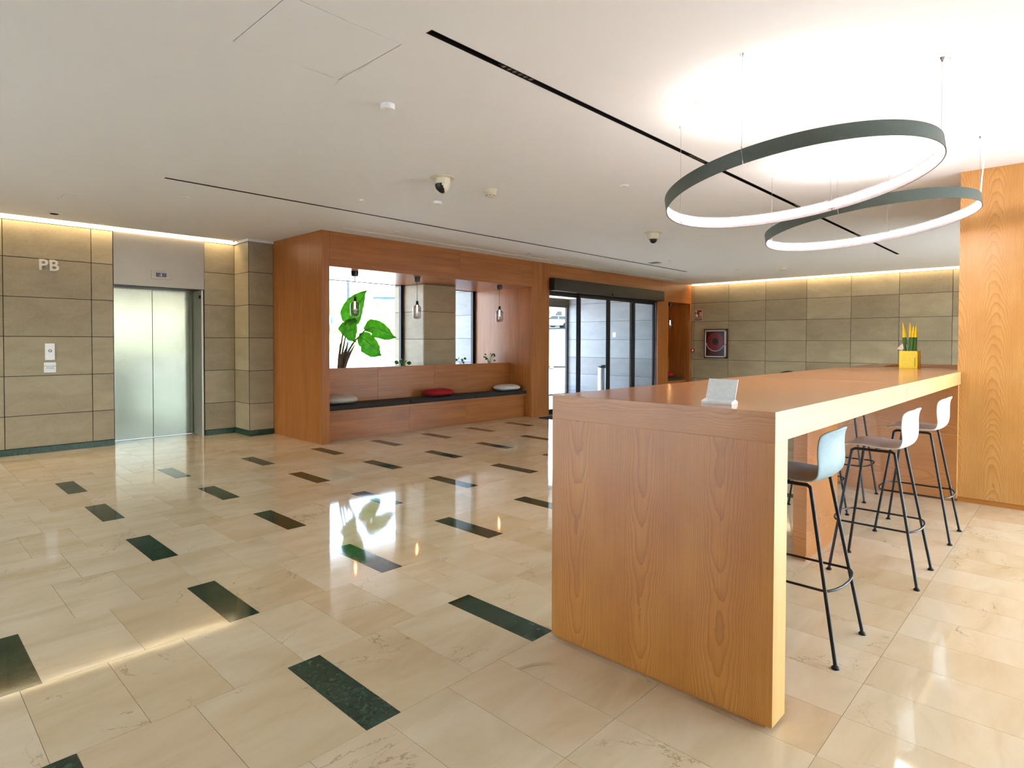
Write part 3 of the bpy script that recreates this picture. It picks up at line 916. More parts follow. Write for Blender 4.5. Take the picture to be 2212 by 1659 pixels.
# ================================================================== PLANTS
def blade(mid, left, right, fold=0.03, n=18, curl=0.0, wide=1.0):
    """leaf from a midrib poly-line (world xyz) and half widths left/right; returns MB"""
    def interp(pts, t):
        x = t * (len(pts) - 1); i = min(int(x), len(pts) - 2); f = x - i
        a, b = pts[i], pts[i + 1]
        if hasattr(a, '__len__'): return Vector(a).lerp(Vector(b), f)
        return a + (b - a) * f
    mb = MB(); vs = []; fs = []
    for i in range(n + 1):
        t = i / n
        p = interp(mid, t)
        d = (interp(mid, min(1, t + 0.03)) - interp(mid, max(0, t - 0.03))).normalized()
        view = (p - EYE).normalized()
        side = d.cross(Vector((0, 1, 0)))
        if side.length < 0.1: side = d.cross(Vector((1, 0, 0)))
        side.normalize()
        nrm = side.cross(d).normalized()
        for s, w in ((-1.0, interp(left, t)), (-0.5, interp(left, t)), (0, 0), (0.5, interp(right, t)), (1.0, interp(right, t))):
            q = p + side * (s * abs(w) * wide) + nrm * (fold * (abs(s) ** 1.5) * (1 if abs(w) > 0.01 else 0)) + nrm * (curl * math.sin(i * 1.9 + s) * 0.012)
            vs.append(q)
    for i in range(n):
        for k in range(4): fs.append((i * 5 + k, i * 5 + k + 1, i * 5 + 6 + k, i * 5 + 5 + k))
    mb.add(vs, fs)
    return mb
plant = thing('banana_leaf_plant', 'tall plant with four broad green paddle leaves in the window planter', 'plant', (5.05, 8.5, 0.93))
PO = Vector((5.05, 8.5, 0.93))
def L(x, y, z): return Vector((x, y, z)) - PO
def leaf(mid, left, right, fold, curl):
    mid = [L(*p) for p in mid]
    o = blade(mid, left, right, fold, 20, curl, 1.18).build('leaf', 'leaf', plant, smooth=True)
    MB().tube(mid, [0.008 - 0.006 * i / (len(mid) - 1) for i in range(len(mid))], 6).build('midrib', 'rib', o)
leaf([(5.195, 8.47, 1.69), (5.26, 8.5, 1.83), (5.36, 8.52, 1.98), (5.47, 8.53, 2.12), (5.545, 8.52, 2.235)],
     [0.03, 0.150, 0.165, 0.155, 0.135, 0.105, 0.07, 0.035, 0.004], [0.09, 0.150, 0.165, 0.160, 0.150, 0.125, 0.09, 0.05, 0.004], 0.05, 0.6)
leaf([(5.12, 8.46, 1.735), (5.16, 8.43, 1.66), (5.21, 8.41, 1.55), (5.25, 8.42, 1.45), (5.285, 8.43, 1.39)],
     [0.05, 0.15, 0.145, 0.135, 0.125, 0.10, 0.07, 0.03, 0.004], [0.09, 0.165, 0.155, 0.12, 0.10, 0.08, 0.05, 0.025, 0.004], 0.05, 0.7)
leaf([(5.45, 8.44, 1.585), (5.56, 8.40, 1.63), (5.70, 8.38, 1.61), (5.86, 8.36, 1.54), (6.00, 8.35, 1.47)],
     [0.01, 0.05, 0.10, 0.125, 0.125, 0.115, 0.10, 0.07, 0.004], [0.02, 0.07, 0.115, 0.115, 0.11, 0.095, 0.07, 0.035, 0.004], 0.05, 0.6)
leaf([(5.32, 8.42, 1.475), (5.43, 8.38, 1.42), (5.52, 8.36, 1.34), (5.62, 8.34, 1.25), (5.695, 8.33, 1.175)],
     [0.02, 0.10, 0.10, 0.15, 0.14, 0.13, 0.11, 0.07, 0.004], [0.06, 0.115, 0.13, 0.135, 0.13, 0.115, 0.09, 0.05, 0.004], 0.05, 0.6)
for pts in ([(5.04, 8.5, 0.93), (5.06, 8.5, 1.15), (5.12, 8.49, 1.45), (5.195, 8.47, 1.69)],
            [(5.02, 8.5, 0.93), (5.03, 8.5, 1.2), (5.07, 8.48, 1.5), (5.12, 8.46, 1.735)],
            [(5.07, 8.5, 0.93), (5.14, 8.48, 1.2), (5.28, 8.46, 1.42), (5.45, 8.44, 1.585)],
            [(5.08, 8.5, 0.93), (5.13, 8.48, 1.16), (5.22, 8.45, 1.36), (5.32, 8.42, 1.475)]):
    MB().tube([L(*p) for p in pts], [0.022, 0.016, 0.011, 0.008], 8).build('leaf_stem', 'stalk', plant, smooth=True)
for k, (dx, dz, dy) in enumerate(((0.02, 0.44, 0.0), (0.12, 0.36, 0.02), (0.20, 0.42, -0.03), (-0.03, 0.26, 0.0), (0.14, 0.22, 0.03), (0.09, 0.46, 0.03))):
    a = L(5.02 + 0.02 * k, 8.5 + dy, 0.93)
    MB().tube([a, a + Vector((dx * 0.35, dy, dz * 0.5)), a + Vector((dx, dy, dz))], [0.034, 0.026, 0.006], 8).build('sheath', 'stalk', plant, smooth=True)

def small_plant(loc, label, seed, n, h, size):
    rnd = random.Random(seed)
    p = thing('small_plant', label, 'plant', loc, 0, 'small planter plants')
    for k in range(n):
        a = rnd.uniform(0, 2 * PI); r = rnd.uniform(0.02, 0.11); z = h * rnd.uniform(0.45, 1.0)
        tip = Vector((math.cos(a) * r, math.sin(a) * r * 0.7, z))
        MB().tube([(0, 0, 0), tip * 0.5 + Vector((0, 0, 0.01)), tip], 0.0022, 5).build('stem', 'rib', p)
        dr = Vector((math.cos(a), math.sin(a), rnd.uniform(-0.3, 0.5))).normalized() * size
        m = [tip, tip + dr * 0.35, tip + dr * 0.7, tip + dr]
        blade(m, [0.004, size * 0.38, size * 0.36, 0.002], [0.004, size * 0.38, size * 0.36, 0.002], size * 0.12, 6).build('leaf', 'leafdark', p, smooth=True)
small_plant((6.20, 8.42, 0.945), 'low round-leaved plant left of the stone column', 3, 9, 0.13, 0.085)
small_plant((7.50, 8.45, 0.945), 'sparse round-leaved plant right of the stone column', 5, 6, 0.16, 0.06)
small_plant((8.17, 8.35, 0.95), 'fine-leaved sprig at the right end of the planter', 11, 16, 0.22, 0.045)
small_plant((4.78, 8.62, 0.935), 'thin wispy sprig beside the tall paddle-leaved plant', 17, 5, 0.14, 0.03)

# ================================================================== ENTRANCE
ent = struct(MB().box(8.94, 13.0, YF + 0.03, YF + 0.13, 2.36, 2.42).build('door_2', 'frame'))
box('motor_cover', 8.92, 13.05, 7.355, YF - 0.001, 2.388, 2.625, 'black', ent, bevel=0.004)
m = MB().box(10.84, 11.12, 7.318, 7.3545, 2.395, 2.44)
m.build('motion_sensor', 'black', ent, bevel=0.008)
def pane_unit(name, x0, x1, y, fw=0.05, z1=2.36):
    o = MB().box(x0, x1, y, y + 0.04, 0.012, 0.09).box(x0, x1, y, y + 0.04, z1 - 0.05, z1).box(x0, x0 + fw, y, y + 0.04, 0.09, z1 - 0.05).box(x1 - fw, x1, y, y + 0.04, 0.09, z1 - 0.05).build(name, 'frame', ent)
    MB().box(x0 + fw, x1 - fw, y + 0.016, y + 0.024, 0.09, z1 - 0.05).build('pane', 'glass', o)
    return o
pane_unit('fixed_light', 8.945, 10.00, YF + 0.09, 0.055)
pane_unit('fixed_light', 11.95, 13.0, YF + 0.09, 0.055)
pane_unit('door_leaf', 9.93, 10.985, YF + 0.04, 0.05)
pane_unit('door_leaf', 10.99, 12.04, YF + 0.04, 0.05)
box('floor_track', 8.94, 13.0, YF + 0.02, YF + 0.14, 0.0, 0.010, 'blackmetal', ent)
o = tag(MB().box(8.47, 13.4, 6.98, 7.34, 0.0, 0.008).build('entrance_mat', 'mat'), 'dark entrance mat lying in front of the sliding door', 'mat')
bin_ = thing('litter_bin', 'slim aluminium cylinder bin with black top behind the glass door', 'bin', (12.32, 8.6, 0))
MB().lathe([(0.0, 0.0), (0.135, 0.0), (0.135, 0.78), (0.0, 0.78)], 28).build('body', 'alu', bin_, smooth=True)
MB().lathe([(0.0, 0.78), (0.142, 0.78), (0.142, 0.815), (0.06, 0.822), (0.06, 0.85), (0.0, 0.852)], 28).build('lid', 'black', bin_, smooth=True)
tag(MB().box(-0.004, 0, -0.09, 0.0, 0, 0.12).build('paper_notice', 'whitegloss', loc=(12.9995, 8.79, 1.535)), 'small white paper notice on the vestibule wall behind the sliding door leaves', 'notice')
tag(MB().box(-0.004, 0, -0.07, 0.0, 0, 0.09).build('wall_switch', 'whitegloss', loc=(12.9995, 10.05, 1.08)), 'tiny white switch plate near the outer end of the vestibule wall', 'switch')

# ================================================================== FAR STONE WALL FITTINGS
cab = thing('hose_cabinet', 'maroon glazed cabinet with red fire hose reel on the far stone wall', 'hose cabinet', (XS - 0.001, 6.806, 1.376))
def fx(d): return -d
m = MB(); hw, hh = 0.303, 0.372
m.box(-0.05, 0, -hw, -hw + 0.022, -hh, hh).box(-0.05, 0, hw - 0.022, hw, -hh, hh).box(-0.05, 0, -hw, hw, -hh, -hh + 0.03).box(-0.05, 0, -hw, hw, hh - 0.03, hh)
m.build('frame', 'maroon', cab)
m = MB(); iw, ih = 0.28, 0.342
m.box(-0.046, -0.038, -iw, -iw + 0.05, -ih, ih).box(-0.046, -0.038, iw - 0.022, iw, -ih, ih).box(-0.046, -0.038, -iw, iw, -ih, -ih + 0.03).box(-0.046, -0.038, -iw, iw, ih - 0.03, ih)
m.build('door_frame', 'hose', cab)
MB().box(-0.043, -0.040, -iw + 0.05, iw - 0.022, -ih + 0.03, ih - 0.03).build('pane', 'glass', cab)
MB().lathe([(0.0, -0.030), (0.215, -0.030), (0.225, -0.022), (0.225, -0.012), (0.0, -0.012)], 36, (0, 0.02, 0.05), 'x').build('reel', 'redmetal', cab, smooth=True)
MB().lathe([(0.0, -0.036), (0.08, -0.036), (0.085, -0.030), (0.0, -0.030)], 24, (0, 0.02, 0.05), 'x').build('reel_hub', 'black', cab, smooth=True)
MB().tube([(-0.02, 0.02 + 0.238 * math.cos(a), 0.05 + 0.238 * math.sin(a)) for a in fr(PI * 1.12, PI * 1.95, 16)], 0.011, 8).build('hose', 'hose', cab, smooth=True)
MB().box(-0.008, -0.002, -iw, iw, -ih, ih).build('back_plate', 'maroon', cab)
MB().box(-0.052, -0.046, -iw + 0.008, -iw + 0.022, -0.035, -0.005).build('lock', 'black', cab)
fs_ = thing('fire_alarm_sign', 'dark red sign with pressing hand and flames on the far stone wall', 'sign', (XS - 0.001, 7.291, 2.10))
MB().box(-0.004, 0, -0.102, 0.102, -0.150, 0.150).build('border', 'ivory', fs_)
MB().box(-0.006, -0.004, -0.094, 0.094, -0.052, 0.142).build('field', 'redink', fs_)
MB().box(-0.006, -0.004, -0.094, 0.094, -0.142, -0.062).build('caption_field', 'redink', fs_)
m = MB(); X = -0.0068
m.box(X - 0.001, X, 0.012, 0.075, -0.035, 0.030)
m.box(X - 0.001, X, 0.050, 0.066, 0.030, 0.095).box(X - 0.001, X, 0.036, 0.082, 0.098, 0.125)
m.box(X - 0.001, X, 0.075, 0.084, -0.01, 0.022)
m.build('hand_symbol', 'ivory', fs_)
for y0 in (-0.030, -0.055, -0.075):
    MB().tube([(X, y0 + 0.010 * math.sin(k * 1.6), -0.03 + k * 0.02) for k in range(7)], 0.0045, 5).build('flame_symbol', 'ivory', fs_)
text_obj('caption', 'PULSADOR', 0.030, 'ivory', fs_, face_minus_x(-0.0068, 0, -0.085), 0.0008)
text_obj('caption', 'DE ALARMA', 0.030, 'ivory', fs_, face_minus_x(-0.0068, 0, -0.120), 0.0008)
al = thing('alarm_call_point', 'small red alarm call point at the corner of far stone wall', 'alarm', (XS - 0.001, 7.432, 1.20))
MB().box(-0.05, 0, -0.048, 0.048, -0.048, 0.048).build('case', 'redmetal', al, bevel=0.004)
MB().box(-0.053, -0.0505, -0.03, 0.012, -0.028, 0.028).build('glass_field', 'whitegloss', al)

# ================================================================== BAR TABLE
TZ, TB = 1.153, 1.043
TY0, TY1 = 0.797, 1.823
table = thing('bar_table', 'long high wooden bar table with solid end panel and thick top', 'table', (2.2, 1.31, 0))
def tb(name, x0, x1, y0, y1, z0, z1, mats, bevel=0.0015, parent=table):
    o = MB().box(x0 - 2.2, x1 - 2.2, y0 - 1.31, y1 - 1.31, z0, z1).build(name, mats, parent, bevel=0)
    me = o.data
    for p in me.polygons:
        if len(mats) >= 3:
            ax = max(range(3), key=lambda i: abs(p.normal[i]))
            p.material_index = ax
    if bevel:
        b = o.modifiers.new('edge', 'BEVEL'); b.width = bevel; b.segments = 2
    return o
TOPM = ['ash_edge_y', 'ash_edge_x', 'ash_top']
tb('top', 2.2, 4.356, TY0, TY1, TB, TZ, TOPM, 0.0008)
tb('top', 4.364, 6.566, TY0, TY1, TB, TZ, TOPM)
tb('joint_lipping', 4.3565, 4.3635, TY0 + 0.001, TY1 - 0.001, TB + 0.002, TZ - 0.0004, ['ash_light'], 0)
tb('joint_lipping', 6.5665, 6.590, 0.8275, TY1 - 0.001, TB + 0.002, TZ - 0.0004, ['ash_light'], 0)
tb('end_panel', 2.2, 2.325, TY0, TY1, 0.016, TB, ['ash_panel', 'ash_edge_z', 'ash_panel'], 0.0004)
tb('plinth', 2.215, 2.31, TY0 + 0.03, TY1 - 0.03, 0.0, 0.016, ['ash_end'], 0)
tb('centre_support', 4.08, 4.735, 1.278, 1.362, 0.04, TB - 0.0006, ['ash_edge_y', 'ash_end', 'ash_end'])
tb('plinth', 4.09, 4.725, 1.286, 1.354, 0.0, 0.04, ['ash_end'], 0)
tb('end_panel', 6.55, 6.598, TY0 + 0.015, TY1, 0.03, TB - 0.0006, ['ash_end', 'ash_edge_z', 'ash_end'])
tb('plinth', 6.56, 6.598, TY0 + 0.04, TY1 - 0.03, 0.0, 0.03, ['ash_end'], 0)
# continuation behind the core with the sunken tray
tb('tray_frame', 6.5905, 7.24, 0.8275, TY1, TB, TZ, TOPM)
tb('tray_frame', 8.45, 8.60, 0.8275, TY1, TB, TZ, TOPM)
tb('tray_frame', 7.2405, 8.4495, 1.62, TY1, TB, TZ, TOPM)
tb('tray_frame', 7.2405, 8.4495, 0.8275, 0.90, TB, TZ, TOPM)
tb('tray_bottom', 7.2405, 8.4495, 0.9005, 1.6195, TB, TB + 0.012, ['wood_x'], 0)
tb('end_panel', 8.47, 8.60, 0.84, TY1, 0.0, TB - 0.0006, ['ash_end', 'ash_edge_z', 'ash_end'])

# table sign
sg = thing('table_sign', 'blank white slanted sign holder on the near end of the bar table', 'sign holder', (2.345, 1.075, TZ), math.radians(-86 + 90))
m = MB()
m.add([(-0.025, -0.062, 0), (0.045, -0.062, 0), (0.045, -0.062, 0.010), (0.020, -0.062, 0.020), (-0.025, -0.062, 0.012),
       (-0.025, 0.062, 0), (0.045, 0.062, 0), (0.045, 0.062, 0.010), (0.020, 0.062, 0.020), (-0.025, 0.062, 0.012)],
      [(0, 1, 2, 3, 4), (9, 8, 7, 6, 5), (0, 5, 6, 1), (1, 6, 7, 2), (2, 7, 8, 3), (3, 8, 9, 4), (4, 9, 5, 0)])
m.build('base', 'whitegloss', sg, bevel=0.001)
m = MB()
m.add([(0.016, -0.060, 0.016), (0.016, 0.060, 0.016), (0.052, 0.060, 0.098), (0.052, -0.060, 0.098),
       (0.020, -0.060, 0.0145), (0.020, 0.060, 0.0145), (0.056, 0.060, 0.0965), (0.056, -0.060, 0.0965)],
      [(0, 1, 2, 3), (7, 6, 5, 4), (0, 4, 5, 1), (1, 5, 6, 2), (2, 6, 7, 3), (3, 7, 4, 0)])
m.build('card_face', 'whitegloss', sg)

# yellow pot with dipped spikes
pot = thing('potted_spike_plant', 'square yellow pot with yellow-tipped green spike leaves on the bar table', 'plant', (7.065, 1.268, TZ))
m = MB(); s, h = 0.078, 0.172
m.box(-s, s, -s, -s + 0.008, 0, h).box(-s, s, s - 0.008, s, 0, h).box(-s, -s + 0.008, -s + 0.008, s - 0.008, 0, h).box(s - 0.008, s, -s + 0.008, s - 0.008, 0, h).box(-s + 0.008, s - 0.008, -s + 0.008, s - 0.008, 0, 0.01)
m.build('pot', 'yellow', pot, bevel=0.002)
tag(MB().box(-s + 0.009, s - 0.009, -s + 0.009, s - 0.009, 0.13, 0.155).build('soil', 'soil', pot), kind='stuff')
for (bx, by, tx, ty, hz) in ((-0.03, 0.040, -0.045, 0.052, 0.41), (-0.01, 0.022, -0.03, 0.060, 0.455), (0.01, 0.0, 0.012, 0.005, 0.46), (-0.03, -0.012, -0.02, -0.030, 0.42), (0.035, -0.030, 0.030, -0.042, 0.43), (-0.02, -0.043, -0.024, -0.052, 0.425)):
    zc = 0.305
    k = (zc - 0.15) / (hz - 0.15)
    a = Vector((bx, by, 0.15)); c = Vector((tx, ty, hz)); b = a.lerp(c, k)
    sp = MB().tube([a, a.lerp(b, 0.5), b], [0.014, 0.014, 0.0135], 10).build('spike', 'spike', pot, smooth=True)
    MB().tube([b, b.lerp(c, 0.5), b.lerp(c, 0.85), c], [0.0137, 0.011, 0.006, 0.001], 10).build('yellow_tip', 'yellowtip', sp, smooth=True)
m = MB(); m.add([(-0.06, 0.068, 0.23), (-0.058, 0.052, 0.245), (-0.056, 0.044, 0.195), (-0.058, 0.058, 0.176), (-0.062, 0.100, 0.192)], [(0, 1, 2, 3, 4)])
o = m.build('name_tag', 'card', pot); sd = o.modifiers.new('thick', 'SOLIDIFY'); sd.thickness = 0.001
MB().tube([(-0.05, 0.03, 0.235), (-0.052, 0.020, 0.235), (-0.05, 0.012, 0.16)], 0.0025, 6).build('tag_wire', 'chrome', pot)
MB().tube([(0.05, -0.06, 0.15), (0.052, -0.066, 0.215)], 0.004, 6).build('stick', 'card', pot)
wr_ = random.Random(4)
pts = [(-s - 0.0008, -0.055 + 0.004 * math.sin(k * 2.3), 0.02 + k * 0.0065) for k in range(14)]
MB().tube(pts, [0.0012 + 0.0012 * (k % 3 == 0) for k in range(14)], 5).build('script_mark', 'ink', pot)

# ================================================================== STOOLS
def make_shell(mat, parent):
    prof = [(0.174, 0.764, 0.160), (0.164, 0.777, 0.176), (0.12, 0.784, 0.188), (0.05, 0.783, 0.198), (-0.03, 0.776, 0.203), (-0.09, 0.775, 0.203),
            (-0.135, 0.783, 0.201), (-0.163, 0.805, 0.198), (-0.177, 0.845, 0.194), (-0.180, 0.895, 0.188), (-0.178, 0.945, 0.180), (-0.182, 0.985, 0.168), (-0.192, 1.010, 0.148), (-0.198, 1.018, 0.120)]
    vs = []; fs = []; n = 9
    m = len(prof)
    for i, (y, z, w) in enumerate(prof):
        tb_ = min(1, max(0, (i - 5) / 4))            # 0 on the seat, 1 on the back
        for k in range(n):
            u = -1 + 2 * k / (n - 1)
            bow = abs(u) ** 2.2
            vs.append((u * w, y + tb_ * bow * 0.045, z + (1 - tb_) * bow * 0.010 - (0.016 * bow if i >= m - 2 else 0)))
    for i in range(m - 1):
        for k in range(n - 1):
            fs.append((i * n + k, i * n + k + 1, (i + 1) * n + k + 1, (i + 1) * n + k))
    o = MB().add(vs, fs).build('shell', mat, parent, smooth=True)
    for p in o.data.polygons: p.use_smooth = True
    sd = o.modifiers.new('thick', 'SOLIDIFY'); sd.thickness = 0.011; sd.offset = 0
    ss = o.modifiers.new('round', 'SUBSURF'); ss.levels = 2; ss.render_levels = 2
    return o
def make_stool(name, label, mat, loc, rot):
    t = thing(name, label, 'stool', loc, rot, 'bar stools at the table')
    make_shell(mat, t)
    for sx in (-1, 1):
        for sy, top in ((-1, -0.098), (1, 0.128)):
            foot = Vector((sx * 0.213, sy * 0.229, 0.012)); tp = Vector((sx * 0.145, top, 0.750))
            MB().tube([foot, tp], 0.0085, 10).build('leg', 'blackmetal', t, smooth=True)
            MB().lathe([(0.0, 0.0), (0.016, 0.0), (0.017, 0.006), (0.010, 0.014), (0.0, 0.016)], 14, (foot.x, foot.y, 0.0)).build('foot_glide', 'black', t, smooth=True)
        MB().tube([(sx * 0.145, -0.098, 0.748), (sx * 0.143, -0.085, 0.758), (sx * 0.143, 0.11, 0.758), (sx * 0.145, 0.128, 0.748)], 0.0085, 8).build('seat_rail', 'blackmetal', t, smooth=True)
    MB().tube([(-0.143, 0.0, 0.762), (0.143, 0.0, 0.762)], 0.0075, 8).build('cross_rail', 'blackmetal', t)
    pts = []
    for a in fr(-0.5, 0.5, 9): pts.append((0.186 * math.sin(a * PI) , -0.165 - 0.055 * math.cos(a * PI), 0.312))
    for a in fr(-0.5, 0.5, 9): pts.append((0.186 * math.sin(-a * PI), 0.185 + 0.055 * math.cos(a * PI), 0.312))
    MB().tube(pts, 0.006, 8, closed=True).build('footrest', 'blackmetal', t, smooth=True)
    return t
make_stool('bar_stool', 'pale blue-grey bar stool nearest the camera, partly behind the table end panel', 'shellblue', (3.040, 0.990, 0), 0.0)
make_stool('bar_stool', 'white bar stool in the middle of the near side of the table', 'shellwhite', (4.262, 0.905, 0), 0.0)
make_stool('bar_stool', 'white bar stool closest to the wooden pillar on the near side', 'shellwhite', (5.330, 0.895, 0), 0.0)
make_stool('bar_stool', 'bar stool across the table seen right of the centre support, legs against the wooden panel', 'shellwhite', (6.170, 1.622, 0), PI)
make_stool('bar_stool', 'blue-grey bar stool across the table hidden behind the centre support', 'shellblue', (5.222, 1.622, 0), PI)

# dark armchair in the lobby beyond the table
ch = thing('armchair', 'dark armchair whose rounded back just shows above the table edge', 'armchair', (12.55, 4.30, 0), math.radians(18))
def arc_wall(r0, r1, z0, z1, a0, a1, n, crown=0.0):
    vs = []; fs = []
    for k in range(n + 1):
        f = k / n; a = a0 + (a1 - a0) * f
        zt = z1 - crown * (2 * f - 1) ** 2
        for r, z in ((r0, z0), (r1, z0), (r1, zt), (r0, zt)): vs.append((r * math.cos(a), r * math.sin(a), z))
    for k in range(n):
        for j in range(4):
            l = (j + 1) % 4
            fs.append((k * 4 + j, k * 4 + l, k * 4 + 4 + l, k * 4 + 4 + j))
    fs += [(0, 1, 2, 3), (n * 4 + 3, n * 4 + 2, n * 4 + 1, n * 4)]
    return MB().add(vs, fs)
arc_wall(0.27, 0.34, 0.20, 0.855, math.radians(90 + 45), math.radians(270 - 45 + 0), 16, 0.10).build('backrest', 'pad', ch, smooth=True, bevel=0.015)
arc_wall(0.27, 0.34, 0.20, 0.62, math.radians(60), math.radians(134), 8).build('armrest', 'pad', ch, smooth=True, bevel=0.015)
arc_wall(0.27, 0.34, 0.20, 0.62, math.radians(226), math.radians(300), 8).build('armrest', 'pad', ch, smooth=True, bevel=0.015)
MB().lathe([(0.0, 0.20), (0.262, 0.20), (0.266, 0.40), (0.24, 0.44), (0.0, 0.45)], 28).build('seat', 'pad', ch, smooth=True)
for a in (45, 135, 225, 315):
    c, s_ = math.cos(math.radians(a)), math.sin(math.radians(a))
    MB().tube([(0.22 * c, 0.22 * s_, 0.20), (0.25 * c, 0.25 * s_, 0.0)], 0.012, 8).build('leg', 'blackmetal', ch)

# ================================================================== RING LAMPS
def ring_lamp(label, cx, cy, zt, slope, R_, wires, power):
    t = thing('ring_lamp', label, 'lamp', (cx, cy, zt), 0, 'tilted ring lamps')
    t.rotation_euler = (-math.atan(slope), 0, 0)
    inv = Matrix.Rotation(-math.atan(slope), 4, 'X').inverted()
    H_, n = 0.080, 120
    for q in range(4):                                   # four curved shell sections with hairline gaps
        a0 = q * PI / 2 + 0.004 + PI / 4 * 0; a1 = (q + 1) * PI / 2 - 0.004
        vs = []; fs = []; k = 32
        prof = [(R_, -H_), (R_, 0.0), (R_ - 0.004, 0.0), (R_ - 0.004, -H_)]
        for i in range(k + 1):
            a = a0 + (a1 - a0) * i / k
            for r, z in prof: vs.append((r * math.cos(a), r * math.sin(a), z))
        for i in range(k):
            for j in range(4):
                l = (j + 1) % 4
                fs.append((i * 4 + j, i * 4 + l, i * 4 + 4 + l, i * 4 + 4 + j))
        fs += [(0, 1, 2, 3), (k * 4 + 3, k * 4 + 2, k * 4 + 1, k * 4)]
        MB().add(vs, fs).build('shell_section', 'ringout', t, smooth=True)
        for nm, mat, ra, rb, za, zb, pad_ in (('reflector', 'ringin', R_ - 0.0042, R_ - 0.007, -H_ + 0.001, -0.001, 0.0), ('led_strip', power, R_ - 0.0072, R_ - 0.009, -0.056, -0.012, 0.03)):
            vs = []; fs = []
            for i in range(k + 1):
                a = a0 + pad_ + (a1 - a0 - 2 * pad_) * i / k
                for r, z in ((ra, za), (ra, zb), (rb, zb), (rb, za)): vs.append((r * math.cos(a), r * math.sin(a), z))
            for i in range(k):
                for j in range(4):
                    l = (j + 1) % 4
                    fs.append((i * 4 + j, i * 4 + l, i * 4 + 4 + l, i * 4 + 4 + j))
            fs += [(0, 1, 2, 3), (k * 4 + 3, k * 4 + 2, k * 4 + 1, k * 4)]
            MB().add(vs, fs).build(nm, mat, t, smooth=True)
    for q in range(4):
        a = q * PI / 2
        p = Vector(((R_ - 0.011) * math.cos(a), (R_ - 0.011) * math.sin(a), -0.037))
        e1 = Vector((-math.sin(a), math.cos(a), 0)); e2 = Vector((math.cos(a), math.sin(a), 0)); e3 = Vector((0, 0, 1))
        mb = MB(); vs = []
        for sx in (-1, 1):
            for sy in (-1, 1):
                for sz in (-1, 1): vs.append(p + e1 * (0.020 * sx) + e2 * (0.005 * sy) + e3 * (0.024 * sz))
        mb.add(vs, [(0, 1, 3, 2), (4, 6, 7, 5), (0, 4, 5, 1), (2, 3, 7, 6), (0, 2, 6, 4), (1, 5, 7, 3)])
        mb.build('connector', 'whitegloss', t)
        top = Vector(((R_ - 0.008) * math.cos(a), (R_ - 0.008) * math.sin(a), -0.004))
        wtop = Vector((cx + (R_ - 0.008) * math.cos(a), cy + (R_ - 0.008) * math.sin(a) * math.cos(math.atan(slope)), CEIL - 0.012))
        end = (inv @ (wtop - Vector((cx, cy, zt))))
        MB().tube([top, end], 0.0014, 5).build('suspension_wire', 'chrome', t)
        up = (inv @ Vector((0, 0, 1)))
        MB().tube([end - up * 0.010, end + up * 0.0115], [0.004, 0.012], 10).build('ceiling_fixing', 'chrome', t)
        MB().tube([top - up * 0.004, top + up * 0.018], 0.004, 8).build('wire_gripper', 'chrome', t)
        if q in wires:
            o1 = top + e1 * 0.045
            e_ = end + (inv @ Vector((0.03, -0.03, 0)))
            mid = o1.lerp(e_, 0.5)
            MB().tube([o1, o1.lerp(mid, 0.6) - (inv @ Vector((0.012, 0, 0))), mid, mid.lerp(e_, 0.7) + (inv @ Vector((0.004, 0, 0))), e_], 0.0042, 6).build('power_cable', 'whitegloss', t, smooth=True)
            MB().tube([end + (inv @ Vector((0.03, -0.03, -0.012))), end + (inv @ Vector((0.03, -0.03, 0.0115)))], [0.006, 0.016], 10).build('cable_grip', 'whitegloss', t)
    return t
ring_lamp('large tilted glowing ring lamp over the near half of the bar table', 3.89, 1.325, 2.41, 0.14, 0.765, (3,), 'led_ring')
ring_lamp('tilted glowing ring lamp over the far half of the table near the pillar', 5.555, 1.325, 2.41, 0.12, 0.755, (3,), 'led_ring')

# ================================================================== CEILING FITTINGS
def track(label, x0, x1, y0, y1, mods):
    t = thing('ceiling_light_track', label, 'light track', (x0, (y0 + y1) / 2, CEIL))
    w = (y1 - y0) / 2; Lh = x1 - x0
    m = MB()
    m.box(0, Lh, -w - 0.004, -w, -0.001, 0.05).box(0, Lh, w, w + 0.004, -0.001, 0.05).box(0, Lh, -w - 0.004, w + 0.004, 0.05, 0.054)
    m.box(-0.004, 0, -w - 0.004, w + 0.004, -0.001, 0.054).box(Lh, Lh + 0.004, -w - 0.004, w + 0.004, -0.001, 0.054)
    m.build('channel', 'black', t)
    for mx in mods:
        md = MB().box(mx - x0, mx - x0 + 0.28, -w + 0.003, w - 0.003, 0.006, 0.04).build('lamp_module', 'black', t)
        for k in range(6):
            MB().lathe([(0.013, -0.0005), (0.009, 0.004), (0.0, 0.006)], 12, (mx - x0 + 0.03 + k * 0.044, 0, 0.0015)).build('lens', 'chrome', md, smooth=True)
    return t
track('wide black recessed light track running above the bar table', 1.875, 11.93, 2.318, 2.356, (2.36, 4.52, 6.95, 9.3))
track('thin black recessed light track parallel to the timber front', 1.868, 11.90, 6.170, 6.203, ())

